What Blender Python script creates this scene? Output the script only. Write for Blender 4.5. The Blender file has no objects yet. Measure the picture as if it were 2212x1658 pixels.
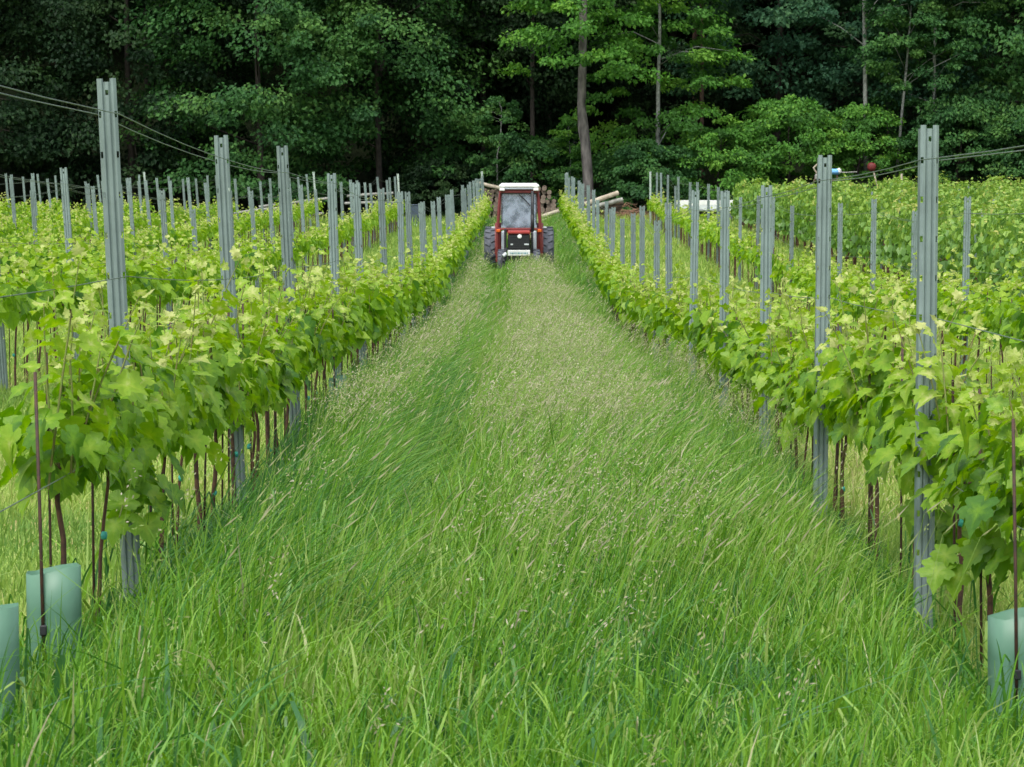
import bpy, math, random
import numpy as np
from mathutils import Vector, Matrix
R = math.radians
rng = np.random.default_rng(7)
random.seed(7)
scene = bpy.context.scene
COL = scene.collection
SY = 6450.0            # photo focal length in 2212 px wide units
CAMZ = 1.38

# ------------------------------------------------------------------ terrain
def smooth01(t):
    t = np.clip(t, 0, 1); return t*t*(3-2*t)
def ground(X, Y):
    X = np.asarray(X, float); Y = np.asarray(Y, float)
    cross = np.where(X < 1.45, -0.05*np.clip(X, -12, 1.45), -0.0725+0.01*np.clip(X-1.45, 0, 20))
    cross = cross*(1-.85*smooth01((Y-38)/50.0))
    t = Y-41.0
    k = 0.0322+.0022*smooth01((X+1.5)/3.0)
    rise = k*np.where(t > 4, t, np.where(t > -4, (t+4)**2/16.0, 0))
    rise = np.minimum(rise, k*63)
    sl = 0.05+0.165*smooth01((X-5)/5.0)
    b = np.clip(Y-104, 0, 9)*sl
    h = np.clip(Y-113, 0, 300)
    hill = np.minimum(h*h*0.03, 0.55*h)
    bumps = 0.02*np.sin(X*1.7+Y*0.45)+0.015*np.sin(Y*1.13-X*0.6)
    return cross+rise+b+hill+bumps
def gz(x, y): return float(ground(x, y))

# ------------------------------------------------------------------ mesh collector
class MB:
    def __init__(s): s.v=[]; s.loops=[]; s.sizes=[]; s.mat=[]; s.tint=[]; s.n=0
    def add(s, V, F, mat=0, tint=0.5):
        """V (n,3); F (m,k) array of same-size faces; tint scalar or per-vertex"""
        V=np.asarray(V,float).reshape(-1,3); F=np.asarray(F,np.int64)
        s.v.append(V); s.loops.append((F+s.n).ravel()); s.sizes.append(np.full(len(F),F.shape[1],np.int64))
        s.mat.append(np.full(len(F),mat,np.int64) if np.isscalar(mat) else np.asarray(mat))
        s.tint.append(np.full(len(V),tint,float) if np.isscalar(tint) else np.asarray(tint,float).ravel())
        s.n+=len(V)
    def mesh(s, name, mats, smooth=False):
        me=bpy.data.meshes.new(name)
        V=np.concatenate(s.v); L=np.concatenate(s.loops); S=np.concatenate(s.sizes)
        me.vertices.add(len(V)); me.vertices.foreach_set('co',V.astype(np.float32).ravel())
        me.loops.add(len(L)); me.loops.foreach_set('vertex_index',L.astype(np.int32))
        me.polygons.add(len(S))
        st=np.concatenate([[0],np.cumsum(S)[:-1]])
        me.polygons.foreach_set('loop_start',st.astype(np.int32))
        me.polygons.foreach_set('loop_total',S.astype(np.int32))
        me.polygons.foreach_set('material_index',np.concatenate(s.mat).astype(np.int32))
        me.polygons.foreach_set('use_smooth',np.full(len(S),smooth,bool))
        a=me.attributes.new('tint','FLOAT','POINT'); a.data.foreach_set('value',np.concatenate(s.tint).astype(np.float32))
        for m in mats: me.materials.append(m)
        me.update(calc_edges=True); me.validate()
        return me
    def build(s, name, mats, parent=None, smooth=False):
        if not isinstance(mats,(list,tuple)): mats=[mats]
        return link(name, s.mesh(name,mats,smooth), parent)
    # shapes
    def box(s, c, d, rot=None, mat=0, tint=.5, bevel=0):
        x,y,z=[k/2 for k in d]
        if bevel<=0:
            V=np.array([[-x,-y,-z],[x,-y,-z],[x,y,-z],[-x,y,-z],[-x,-y,z],[x,-y,z],[x,y,z],[-x,y,z]])
            F=[[0,3,2,1],[4,5,6,7],[0,1,5,4],[1,2,6,5],[2,3,7,6],[3,0,4,7]]
            if rot is not None: V=V@np.array(rot).T
            s.add(V+np.array(c),F,mat,tint)
        else:
            b=min(bevel,x*.9,y*.9,z*.9); V=[];F4=[];F3=[]
            sg=[(-1,-1,-1),(1,-1,-1),(1,1,-1),(-1,1,-1),(-1,-1,1),(1,-1,1),(1,1,1),(-1,1,1)]
            for (i,j,k) in sg:
                V+= [[i*x,j*(y-b),k*(z-b)],[i*(x-b),j*y,k*(z-b)],[i*(x-b),j*(y-b),k*z]]
            def q(f,ax): return [i*3+ax for i in f]
            F4=[q([0,3,2,1],2),q([4,5,6,7],2),q([0,1,5,4],1),q([1,2,6,5],0),q([2,3,7,6],1),q([3,0,4,7],0)]
            for a,bb,ax in [(0,1,(1,2)),(2,3,(1,2)),(4,5,(1,2)),(6,7,(1,2)),(1,2,(0,2)),(3,0,(0,2)),(5,6,(0,2)),(7,4,(0,2)),(0,4,(0,1)),(1,5,(0,1)),(2,6,(0,1)),(3,7,(0,1))]:
                F4.append([a*3+ax[0],bb*3+ax[0],bb*3+ax[1],a*3+ax[1]])
            for i in range(8): F3.append([i*3,i*3+1,i*3+2])
            V=np.array(V,float)
            if rot is not None: V=V@np.array(rot).T
            V=V+np.array(c); n0=s.n
            s.add(V,F4,mat,tint)
            s.loops.append((np.array(F3)+n0).ravel()); s.sizes.append(np.full(8,3)); s.mat.append(np.full(8,mat))
    def tube(s, pts, rad, seg=6, mat=0, tint=.5, cap=True):
        pts=np.array(pts,float); n=len(pts)
        rad=np.full(n,rad) if np.isscalar(rad) else np.array(rad,float)
        T=np.gradient(pts,axis=0); T/=np.linalg.norm(T,axis=1)[:,None]+1e-9
        up=np.array([0,0,1.]) if abs(T[0][2])<.9 else np.array([1.,0,0])
        A=np.cross(T,up); A/=np.linalg.norm(A,axis=1)[:,None]+1e-9
        B=np.cross(T,A)
        th=np.linspace(0,2*np.pi,seg,endpoint=False)
        V=(pts[:,None,:]+rad[:,None,None]*(np.cos(th)[None,:,None]*A[:,None,:]+np.sin(th)[None,:,None]*B[:,None,:])).reshape(-1,3)
        F=[[i*seg+j,i*seg+(j+1)%seg,(i+1)*seg+(j+1)%seg,(i+1)*seg+j] for i in range(n-1) for j in range(seg)]
        n0=s.n
        s.add(V,F,mat,tint)
        if cap:
            for base in (list(range(seg))[::-1],[(n-1)*seg+j for j in range(seg)]):
                s.loops.append(np.array(base)+n0); s.sizes.append(np.array([seg])); s.mat.append(np.array([mat]))
    def lathe(s, prof, c=(0,0,0), axis='x', seg=24, mat=0, tint=.5):
        """prof list of (r, h) ; revolve about axis"""
        P=np.array(prof,float); th=np.linspace(0,2*np.pi,seg,endpoint=False); n=len(P)
        a=(P[:,0][:,None]*np.cos(th)); b=(P[:,0][:,None]*np.sin(th)); h=np.repeat(P[:,1][:,None],seg,1)
        V={'x':np.stack([h,a,b],-1),'y':np.stack([a,h,b],-1),'z':np.stack([a,b,h],-1)}[axis].reshape(-1,3)+np.array(c)
        F=[[i*seg+j,i*seg+(j+1)%seg,(i+1)*seg+(j+1)%seg,(i+1)*seg+j] for i in range(n-1) for j in range(seg)]
        s.add(V,F,mat,tint)

def link(name, data, parent=None):
    o=bpy.data.objects.new(name,data); COL.objects.link(o)
    if parent is not None: o.parent=parent
    return o
def tag(o,label=None,cat=None,group=None,kind=None):
    if label: o['label']=label
    if cat: o['category']=cat
    if group: o['group']=group
    if kind: o['kind']=kind
    return o
def thing(name,label,cat,loc,rz=0,group=None):
    o=link(name,None); o.location=loc; o.rotation_euler=(0,0,rz); return tag(o,label,cat,group)
def copy_tree(o,parent=None):
    c=o.copy(); COL.objects.link(c); c.parent=parent
    for ch in list(o.children): copy_tree(ch,c)
    return c

# ------------------------------------------------------------------ materials
def mat(name):
    m=bpy.data.materials.new(name); m.use_nodes=True
    nt=m.node_tree; nt.nodes.clear(); return m,nt
def ramp(nt,stops,inp=None,interp='LINEAR'):
    r=nt.nodes.new('ShaderNodeValToRGB'); r.color_ramp.interpolation=interp
    e=r.color_ramp.elements
    while len(e)<len(stops): e.new(0.5)
    for k,(p,c) in zip(e,stops): k.position=p; k.color=(*c,1)
    if inp is not None: nt.links.new(inp,r.inputs[0])
    return r
def noise(nt,scale,detail=3,coord='Object',rough=.55):
    tc=nt.nodes.new('ShaderNodeTexCoord'); n=nt.nodes.new('ShaderNodeTexNoise')
    n.inputs['Scale'].default_value=scale; n.inputs['Detail'].default_value=detail; n.inputs['Roughness'].default_value=rough
    nt.links.new(tc.outputs[coord],n.inputs['Vector']); return n
def leaf_mat(name, stops, trans=.4, rough=.5, spec=.3, tcol=1.15, jitter=0, mottle=0):
    m,nt=mat(name); L=nt.links
    at=nt.nodes.new('ShaderNodeAttribute'); at.attribute_name='tint'
    src=at.outputs['Fac']
    if jitter>0:
        oi=nt.nodes.new('ShaderNodeObjectInfo'); ma=nt.nodes.new('ShaderNodeMath'); ma.operation='MULTIPLY_ADD'
        ma.inputs[1].default_value=jitter; L.new(oi.outputs['Random'],ma.inputs[0]); L.new(src,ma.inputs[2]); 
        sb=nt.nodes.new('ShaderNodeMath'); sb.operation='SUBTRACT'; L.new(ma.outputs[0],sb.inputs[0]); sb.inputs[1].default_value=jitter/2; src=sb.outputs[0]
    if mottle>0:
        nz=noise(nt,38,3); mm=nt.nodes.new('ShaderNodeMath'); mm.operation='MULTIPLY_ADD'; mm.inputs[1].default_value=mottle
        L.new(nz.outputs['Fac'],mm.inputs[0]); L.new(src,mm.inputs[2]); m3=nt.nodes.new('ShaderNodeMath'); m3.operation='SUBTRACT'; m3.inputs[1].default_value=mottle*.5; L.new(mm.outputs[0],m3.inputs[0]); src=m3.outputs[0]
    r=ramp(nt,stops,src)
    p=nt.nodes.new('ShaderNodeBsdfPrincipled'); p.inputs['Roughness'].default_value=rough
    if mottle>0:
        bp=nt.nodes.new('ShaderNodeBump'); bp.inputs['Strength'].default_value=.35; bp.inputs['Distance'].default_value=.01; nb=noise(nt,70,2); L.new(nb.outputs['Fac'],bp.inputs['Height']); L.new(bp.outputs[0],p.inputs['Normal'])
    p.inputs['Specular IOR Level'].default_value=spec
    L.new(r.outputs['Color'],p.inputs['Base Color'])
    t=nt.nodes.new('ShaderNodeBsdfTranslucent')
    hs=nt.nodes.new('ShaderNodeHueSaturation'); hs.inputs['Saturation'].default_value=1.1; hs.inputs['Value'].default_value=tcol
    L.new(r.outputs['Color'],hs.inputs['Color']); L.new(hs.outputs['Color'],t.inputs['Color'])
    mx=nt.nodes.new('ShaderNodeMixShader'); mx.inputs[0].default_value=trans
    L.new(p.outputs[0],mx.inputs[1]); L.new(t.outputs[0],mx.inputs[2])
    o=nt.nodes.new('ShaderNodeOutputMaterial'); L.new(mx.outputs[0],o.inputs['Surface']); return m
def pmat(name, c1, c2=None, scale=20, rough=.6, metal=0, spec=.4, bump=0, bscale=60, detail=4, stretch=None, lo=.35, hi=.65):
    m,nt=mat(name); L=nt.links
    p=nt.nodes.new('ShaderNodeBsdfPrincipled'); p.inputs['Roughness'].default_value=rough; p.inputs['Metallic'].default_value=metal
    p.inputs['Specular IOR Level'].default_value=spec
    if c2 is None: c2=tuple(k*.82 for k in c1)
    n=noise(nt,scale,detail)
    if stretch:
        mp=nt.nodes.new('ShaderNodeMapping'); mp.inputs['Scale'].default_value=stretch
        tc=nt.nodes.new('ShaderNodeTexCoord'); L.new(tc.outputs['Object'],mp.inputs['Vector']); L.new(mp.outputs[0],n.inputs['Vector'])
    r=ramp(nt,[(lo,c1),(hi,c2)],n.outputs['Fac']); L.new(r.outputs['Color'],p.inputs['Base Color'])
    if bump>0:
        b=nt.nodes.new('ShaderNodeBump'); b.inputs['Strength'].default_value=bump
        n2=noise(nt,bscale,5)
        if stretch: L.new(mp.outputs[0],n2.inputs['Vector'])
        L.new(n2.outputs['Fac'],b.inputs['Height']); L.new(b.outputs[0],p.inputs['Normal'])
    o=nt.nodes.new('ShaderNodeOutputMaterial'); L.new(p.outputs[0],o.inputs['Surface']); return m

M={}
M['vine']=leaf_mat('vine_leaf',[(0,(.03,.085,.02)),(.25,(.075,.2,.022)),(.55,(.2,.37,.022)),(.8,(.31,.46,.045)),(1,(.54,.58,.22))],trans=.48,rough=.45,spec=.4,jitter=.16,mottle=.22)
M['oldvine']=leaf_mat('old_vine_leaf',[(0,(0.0423,0.1019,0.0272)),(.4,(0.1183,0.2475,0.0370)),(.75,(0.2535,0.3931,0.0617)),(1,(0.5408,0.4659,0.1729))],trans=.35,rough=.45,spec=.4,jitter=.12)
M['shoot']=pmat('shoot_green',(.16,.24,.05),(.2,.17,.06),30)
M['bark_vine']=pmat('vine_bark',(.12,.06,.035),(.045,.026,.018),25,rough=.85,bump=.6,bscale=120)
M['stake']=pmat('rusty_stake',(.075,.035,.022),(.03,.02,.018),40,rough=.7)
M['tie']=pmat('teal_tie',(.05,.4,.3),(.04,.3,.25),20,rough=.5)
M['zinc']=pmat('galvanised_steel',(.2,.265,.255),(.155,.21,.205),14,rough=.5,metal=.25,spec=.5,bump=.05,bscale=80,stretch=(1,1,.25))
M['zinc_pale']=pmat('bright_zinc',(.42,.5,.46),(.34,.41,.38),14,rough=.45,metal=.25,spec=.5,stretch=(1,1,.25))
M['wire']=pmat('trellis_wire_steel',(.17,.22,.18),(.13,.17,.14),30,rough=.5,metal=.4)
M['grass']=leaf_mat('grass_blade',[(0,(.035,.12,.045)),(.3,(.072,.215,.02)),(.6,(.165,.33,.023)),(.8,(.27,.34,.11)),(.9,(.38,.36,.22)),(1,(.52,.47,.36))],trans=.3,rough=.4,spec=.4)
M['mown']=leaf_mat('mown_grass_blade',[(0,(.11,.22,.045)),(.5,(.25,.37,.075)),(.8,(.38,.43,.14)),(1,(.42,.38,.2))],trans=.3,rough=.6,spec=.2)
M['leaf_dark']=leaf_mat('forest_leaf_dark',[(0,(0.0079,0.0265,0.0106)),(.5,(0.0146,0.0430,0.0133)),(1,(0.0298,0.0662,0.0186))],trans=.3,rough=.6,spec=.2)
M['leaf_mid']=leaf_mat('forest_leaf_mid',[(0,(0.0230,0.0763,0.0254)),(.5,(0.0445,0.1336,0.0330)),(1,(0.0890,0.1972,0.0445))],trans=.35,rough=.6,spec=.2)
M['leaf_light']=leaf_mat('forest_leaf_light',[(0,(0.0398,0.1194,0.0239)),(.5,(0.0796,0.2256,0.0332)),(1,(0.1592,0.3317,0.0464))],trans=.4,rough=.6,spec=.2)
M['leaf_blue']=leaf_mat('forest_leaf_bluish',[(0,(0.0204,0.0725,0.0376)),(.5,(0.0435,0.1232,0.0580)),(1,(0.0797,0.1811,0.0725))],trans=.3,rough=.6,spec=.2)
M['bark']=pmat('grey_bark',(.16,.15,.14),(.05,.047,.045),6,rough=.9,bump=.7,bscale=20,stretch=(1,1,.3))
M['bark_dark']=pmat('dark_bark',(.05,.043,.036),(.02,.018,.016),6,rough=.9,bump=.7,bscale=20)
M['bark_red']=pmat('pine_bark',(.13,.075,.055),(.05,.035,.03),6,rough=.9,bump=.7,bscale=20)
M['bark_pale']=pmat('pale_bark',(.27,.29,.27),(.12,.13,.12),8,rough=.8,bump=.4,bscale=20)
M['guard']=None
M['red']=pmat('red_paint',(.34,.035,.03),(.26,.03,.026),8,rough=.35,spec=.5)
M['red_dull']=pmat('dull_red_paint',(.19,.032,.03),(.13,.026,.026),8,rough=.5,spec=.4)
M['red_cap']=pmat('weathered_red',(.16,.02,.018),(.1,.016,.016),9,rough=.7)
M['orange']=pmat('orange_lens',(.6,.12,.02),(.5,.1,.02),8,rough=.2)
M['black']=pmat('black_plastic',(.012,.014,.016),(.02,.022,.024),20,rough=.5)
M['rubber']=pmat('tyre_rubber',(.06,.07,.09),(.1,.11,.13),9,rough=.8,bump=.2)
M['white']=pmat('white_paint',(.66,.68,.66),(.55,.58,.56),6,rough=.4)
M['offwhite']=pmat('dusty_white_paint',(.55,.6,.6),(.42,.47,.48),6,rough=.5)
M['greypaint']=pmat('grey_paint',(.33,.37,.4),(.25,.29,.33),8,rough=.45)
M['lens']=pmat('lamp_lens',(.9,.92,.9),(.8,.84,.82),10,rough=.15,spec=.8)
M['bluetxt']=pmat('blue_lettering',(.12,.27,.32),(.1,.24,.28),10,rough=.5)
M['wood']=pmat('cut_log_bark',(.17,.12,.085),(.06,.045,.035),5,rough=.9,bump=.5,bscale=30)
M['woodend']=pmat('sawn_log_end',(.2,.16,.12),(.1,.08,.06),9,rough=.8)
M['woodpale']=pmat('pale_debarked_wood',(.44,.4,.31),(.28,.24,.18),6,rough=.75)
M['woodgrey']=pmat('weathered_pole_wood',(.3,.31,.28),(.16,.16,.14),6,rough=.85)
M['bluegrey']=pmat('blue_grey_plastic',(.035,.055,.085),(.05,.07,.1),5,rough=.5)
M['blue']=pmat('sky_blue_paint',(.16,.42,.72),(.12,.34,.62),6,rough=.35)
M['brush']=pmat('dry_brush_twigs',(.3,.16,.1),(.13,.09,.06),7,rough=.9)

def weather(m,amount):
    nt=m.node_tree; L=nt.links; p=[n for n in nt.nodes if n.type=='BSDF_PRINCIPLED'][0]; src=p.inputs['Base Color'].links[0].from_socket
    oi=nt.nodes.new('ShaderNodeObjectInfo'); n=noise(nt,3.2,6); n.inputs['Roughness'].default_value=.7
    a=nt.nodes.new('ShaderNodeMath'); a.operation='MULTIPLY_ADD'; a.inputs[1].default_value=amount; a.inputs[2].default_value=1-amount*.5; L.new(oi.outputs['Random'],a.inputs[0])
    b=nt.nodes.new('ShaderNodeMapRange'); b.inputs['From Min'].default_value=.35; b.inputs['From Max'].default_value=.62; b.inputs['To Min'].default_value=.78; b.inputs['To Max'].default_value=1.08; L.new(n.outputs['Fac'],b.inputs['Value'])
    c=nt.nodes.new('ShaderNodeMath'); c.operation='MULTIPLY'; L.new(a.outputs[0],c.inputs[0]); L.new(b.outputs[0],c.inputs[1])
    v=nt.nodes.new('ShaderNodeHueSaturation'); L.new(src,v.inputs['Color']); L.new(c.outputs[0],v.inputs['Value']); L.new(v.outputs[0],p.inputs['Base Color'])
weather(M['zinc'],.3); weather(M['guard'],.1) if M['guard'] else None
def glass_mat():
    # reflective see-through cab pane; cloudy bluish reflections painted in by colour and noise
    m,nt=mat('cab_glass'); L=nt.links
    p=nt.nodes.new('ShaderNodeBsdfPrincipled'); p.inputs['Roughness'].default_value=.08
    p.inputs['Base Color'].default_value=(.25,.32,.4,1); p.inputs['Specular IOR Level'].default_value=1.0
    p.inputs['Coat Weight'].default_value=.6; p.inputs['Coat Roughness'].default_value=.05
    n=noise(nt,6,4); r=ramp(nt,[(.36,(.22,.22,.22)),(.64,(.7,.7,.7))],n.outputs['Fac'])
    t=nt.nodes.new('ShaderNodeBsdfTransparent'); t.inputs['Color'].default_value=(.8,.86,.86,1)
    mx=nt.nodes.new('ShaderNodeMixShader'); L.new(r.outputs['Color'],mx.inputs[0]); L.new(t.outputs[0],mx.inputs[1]); L.new(p.outputs[0],mx.inputs[2])
    o=nt.nodes.new('ShaderNodeOutputMaterial'); L.new(mx.outputs[0],o.inputs['Surface']); return m
M['glass']=glass_mat()
def guard_mat():
    m,nt=mat('green_plastic_sleeve'); L=nt.links
    p=nt.nodes.new('ShaderNodeBsdfPrincipled'); p.inputs['Roughness'].default_value=.4
    n=noise(nt,5,3); r=ramp(nt,[(.3,(.14,.31,.21)),(.7,(.22,.41,.3))],n.outputs['Fac']); L.new(r.outputs['Color'],p.inputs['Base Color'])
    t=nt.nodes.new('ShaderNodeBsdfTranslucent'); L.new(r.outputs['Color'],t.inputs['Color'])
    mx=nt.nodes.new('ShaderNodeMixShader'); mx.inputs[0].default_value=.45; L.new(p.outputs[0],mx.inputs[1]); L.new(t.outputs[0],mx.inputs[2])
    o=nt.nodes.new('ShaderNodeOutputMaterial'); L.new(mx.outputs[0],o.inputs['Surface']); return m
M['guard']=guard_mat()

def ground_mat():
    m,nt=mat('meadow_soil'); L=nt.links
    tc=nt.nodes.new('ShaderNodeTexCoord')
    sp=nt.nodes.new('ShaderNodeSeparateXYZ'); L.new(tc.outputs['Object'],sp.inputs[0])
    n1=noise(nt,1.2,6); n2=noise(nt,16,5)
    lawn=ramp(nt,[(.3,(.13,.22,.045)),(.5,(.25,.36,.08)),(.68,(.36,.41,.14))],n2.outputs['Fac'])
    dry=ramp(nt,[(.35,(.2,.22,.06)),(.6,(.38,.34,.15))],n2.outputs['Fac'])
    tall=ramp(nt,[(.3,(.02,.045,.012)),(.7,(.05,.09,.022))],n2.outputs['Fac'])
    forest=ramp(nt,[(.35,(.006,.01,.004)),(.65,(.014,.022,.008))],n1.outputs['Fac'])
    def mp(val,a,b):
        k=nt.nodes.new('ShaderNodeMapRange'); k.inputs['From Min'].default_value=a; k.inputs['From Max'].default_value=b; L.new(val,k.inputs['Value']); return k.outputs[0]
    def mix(f,a,b):
        x=nt.nodes.new('ShaderNodeMix'); x.data_type='RGBA'; L.new(f,x.inputs['Factor']); L.new(a,x.inputs[6]); L.new(b,x.inputs[7]); return x.outputs[2]
    c=mix(mp(n1.outputs['Fac'],.45,.6),lawn.outputs[0],dry.outputs[0])
    ab=nt.nodes.new('ShaderNodeMath'); ab.operation='ABSOLUTE'; L.new(sp.outputs['X'],ab.inputs[0])
    c=mix(mp(ab.outputs[0],1.5,1.25),c,tall.outputs[0])
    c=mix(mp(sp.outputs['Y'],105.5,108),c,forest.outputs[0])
    p=nt.nodes.new('ShaderNodeBsdfPrincipled'); p.inputs['Roughness'].default_value=.95; p.inputs['Specular IOR Level'].default_value=.1
    L.new(c,p.inputs['Base Color'])
    b=nt.nodes.new('ShaderNodeBump'); b.inputs['Strength'].default_value=.6; b.inputs['Distance'].default_value=.05; L.new(n2.outputs['Fac'],b.inputs['Height']); L.new(b.outputs[0],p.inputs['Normal'])
    o=nt.nodes.new('ShaderNodeOutputMaterial'); L.new(p.outputs[0],o.inputs['Surface']); return m
M['ground']=ground_mat()

# ------------------------------------------------------------------ ground sheet
def grid_sheet():
    xs=np.concatenate([[-400,-200,-100,-60],np.arange(-40,40.01,.8),[60,100,200,400]])
    ys=np.concatenate([[-300,-100,-40,-15,-6],np.arange(0,122,1.0),np.arange(123,170,3),[200,260,340]])
    X,Y=np.meshgrid(xs,ys); Z=ground(X,np.minimum(Y,190)); 
    nx,ny=len(xs),len(ys); i=np.arange(nx*ny).reshape(ny,nx)
    F=np.stack([i[:-1,:-1],i[:-1,1:],i[1:,1:],i[1:,:-1]],-1).reshape(-1,4)
    mb=MB(); mb.add(np.stack([X,Y,Z],-1).reshape(-1,3),F)
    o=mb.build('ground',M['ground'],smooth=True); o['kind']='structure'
grid_sheet()

# ------------------------------------------------------------------ leaf shapes
def nrm(a): return a/(np.linalg.norm(a,axis=-1,keepdims=True)+1e-9)
_half=[(.14,-.08),(.30,-.07),(.40,.02),(.53,.08),(.50,.21),(.37,.31),(.50,.38),(.59,.53),(.47,.58),(.42,.68),(.25,.63),(.23,.76),(.12,.86)]
_out=[(0,.1)]+_half+[(0,1.04)]+[(-x,y) for x,y in _half[::-1]]
_no=len(_out); _o=np.array(_out); _mid=np.array([0,.4])+.58*(_o-[0,.4]); _mid[0]=[0,.2]
LEAF_HI=(np.concatenate([[[0,.4]],_mid,_o]),np.array([[0,1+i,1+(i+1)%_no,1+(i+1)%_no] for i in range(_no)]+[[1+i,1+_no+i,1+_no+(i+1)%_no,1+(i+1)%_no] for i in range(_no)]))
_m=[(0,0),(.45,.05),(.55,.5),(.22,.75),(0,1),(-.22,.75),(-.55,.5),(-.45,.05)]
LEAF_MID=(np.array(_m,float),np.array([[0,1,2,3],[0,3,4,4][:3]+[4],[0,4,5,6],[0,6,7,7]])[:0])
LEAF_MID=(np.array([(0,0),(.48,.12),(.5,.6),(0,1),(-.5,.6),(-.48,.12)],float),np.array([[0,1,2,3],[0,3,4,5]]))
LEAF_QUAD=(np.array([(0,0),(.38,.45),(0,1),(-.38,.45)],float),np.array([[0,1,2,3]]))
def leaves(mb, shape, P, V, W, size, tint, matid=0, fold=.25, droop=.25, wave=0):
    """P base points, V along-leaf direction, W normal; arrays (n,3)"""
    pts,F=shape; n=len(P)
    V=nrm(V); W=nrm(W-V*np.sum(W*V,-1,keepdims=True)); U=np.cross(V,W)
    fd=fold*(.5+rng.random(n)); dr=droop*(.3+1.4*rng.random(n))
    x=pts[:,0][None,:]; y=pts[:,1][None,:]
    th=np.arctan2(x,y-.4); rr=np.sqrt(x**2+(y-.4)**2)
    z=np.abs(x)*fd[:,None]-(y**2)*dr[:,None]+(wave*rng.normal(0,1,(n,1))*np.sin(3*th+rng.uniform(0,6.28,(n,1)))*rr if wave else 0)-(.22*wave*4*rr**2 if wave else 0)
    s=np.asarray(size).reshape(-1,1,1)
    C=P[:,None,:]+s*(x[...,None]*U[:,None,:]+y[...,None]*V[:,None,:]+z[...,None]*W[:,None,:])
    k=pts.shape[0]
    FF=(F[None]+ (np.arange(n)*k)[:,None,None]).reshape(-1,F.shape[1])
    vv=(np.concatenate([[.5],(rr[0][1:1+(k-1)//2]-.3)*1.1,(rr[0][1+(k-1)//2:]-.52)*.35])*.5 if k>10 else np.zeros(k))
    tv=(np.asarray(tint,float)[:,None]+vv[None,:]*1.0).ravel().clip(0,1)
    if k>10:
        nv=F.shape[0]; A=F[:nv//2,:3]; B=F[nv//2:]
        o=(np.arange(n)*k)[:,None,None]; n0=mb.n
        mb.add(C.reshape(-1,3),(B[None]+o).reshape(-1,4),matid,tv)
        f3=(A[None]+o).reshape(-1,3)+n0; mb.loops.append(f3.ravel()); mb.sizes.append(np.full(len(f3),3)); mb.mat.append(np.full(len(f3),matid))
    else: mb.add(C.reshape(-1,3),FF,matid,tv)

# ------------------------------------------------------------------ vines
def vine_foliage(lod, vigour=1.0, nshoots=9):
    mb=MB(); shape={0:LEAF_HI,1:LEAF_MID,2:LEAF_MID}[lod]
    P=[];V=[];W=[];S=[];T=[]
    ls={0:1.0,1:1.0,2:1.12}[lod]
    for k in range(nshoots):
        y0=rng.uniform(-.4,.4); z0=.63+rng.uniform(-.03,.05)
        Ln=rng.uniform(.26,.47)*vigour*(1.4 if rng.random()<.22 else 1)
        d=np.array([rng.normal(0,.2),rng.normal(0,.16),1.0]); d/=np.linalg.norm(d)
        bend=np.array([rng.normal(0,.18),rng.normal(0,.15),0])
        ts=np.linspace(0,1,5); base=np.array([rng.normal(0,.04),y0,z0])
        pts=base+np.outer(ts*Ln,d)+np.outer(ts**2*Ln*.5,bend)
        if lod<2: mb.tube(pts,[.0042,.0038,.0033,.0027,.0016],4 if lod==0 else 3,mat=1,cap=False)
        nl=int(Ln/.037/(1.0 if lod<2 else 1.6))
        az=rng.uniform(0,6.28)
        for i in range(nl):
            t=(i+.5)/nl; p=base+d*t*Ln+bend*t*t*Ln*.5
            az+=math.pi+rng.normal(0,.6)
            dd=np.array([math.cos(az)*1.2,math.sin(az)*.8,0])
            size=ls*rng.uniform(.075,.125)*(1-.62*t**1.8)
            pet=dd*rng.uniform(.02,.085)*(1-.5*t)
            P.append(p+pet+[0,0,rng.normal(0,.015)])
            V.append(dd*rng.uniform(.5,1)+np.array([rng.normal(0,.25),rng.normal(0,.25),-.75+1.15*t+rng.normal(0,.25)]))
            W.append(dd*(.75-.3*t)+np.array([rng.normal(0,.35),rng.normal(0,.35),.75]))
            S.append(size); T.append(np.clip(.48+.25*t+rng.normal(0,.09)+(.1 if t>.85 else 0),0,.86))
        # shoot tip : small pale folded leaflets
        for j in range(4):
            P.append(pts[-1]+rng.normal(0,.012,3)); V.append(np.array([rng.normal(0,.6),rng.normal(0,.6),.6])); W.append(rng.normal(0,1,3)+[0,0,1.])
            S.append(ls*rng.uniform(.018,.042)); T.append(rng.uniform(.8,1.0))
    # lower fruit zone: bigger, darker leaves hanging round the cordon
    nlow=int(38 if lod<2 else 20)
    for i in range(nlow):
        sgn=rng.choice([-1,1]); y=rng.uniform(-.46,.46)
        z=(.76 if lod==0 else .77)+rng.normal(0,.08 if lod==0 else .085)
        P.append([sgn*abs(rng.normal(.07,.05)),y,z])
        V.append([sgn*rng.uniform(.3,.9),rng.normal(0,.45),-.8+rng.normal(0,.25)])
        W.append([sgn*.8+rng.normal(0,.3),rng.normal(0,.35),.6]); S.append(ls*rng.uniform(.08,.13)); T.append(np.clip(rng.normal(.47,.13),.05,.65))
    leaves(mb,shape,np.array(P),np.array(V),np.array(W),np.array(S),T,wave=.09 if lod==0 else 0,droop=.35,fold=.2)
    return mb
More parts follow.
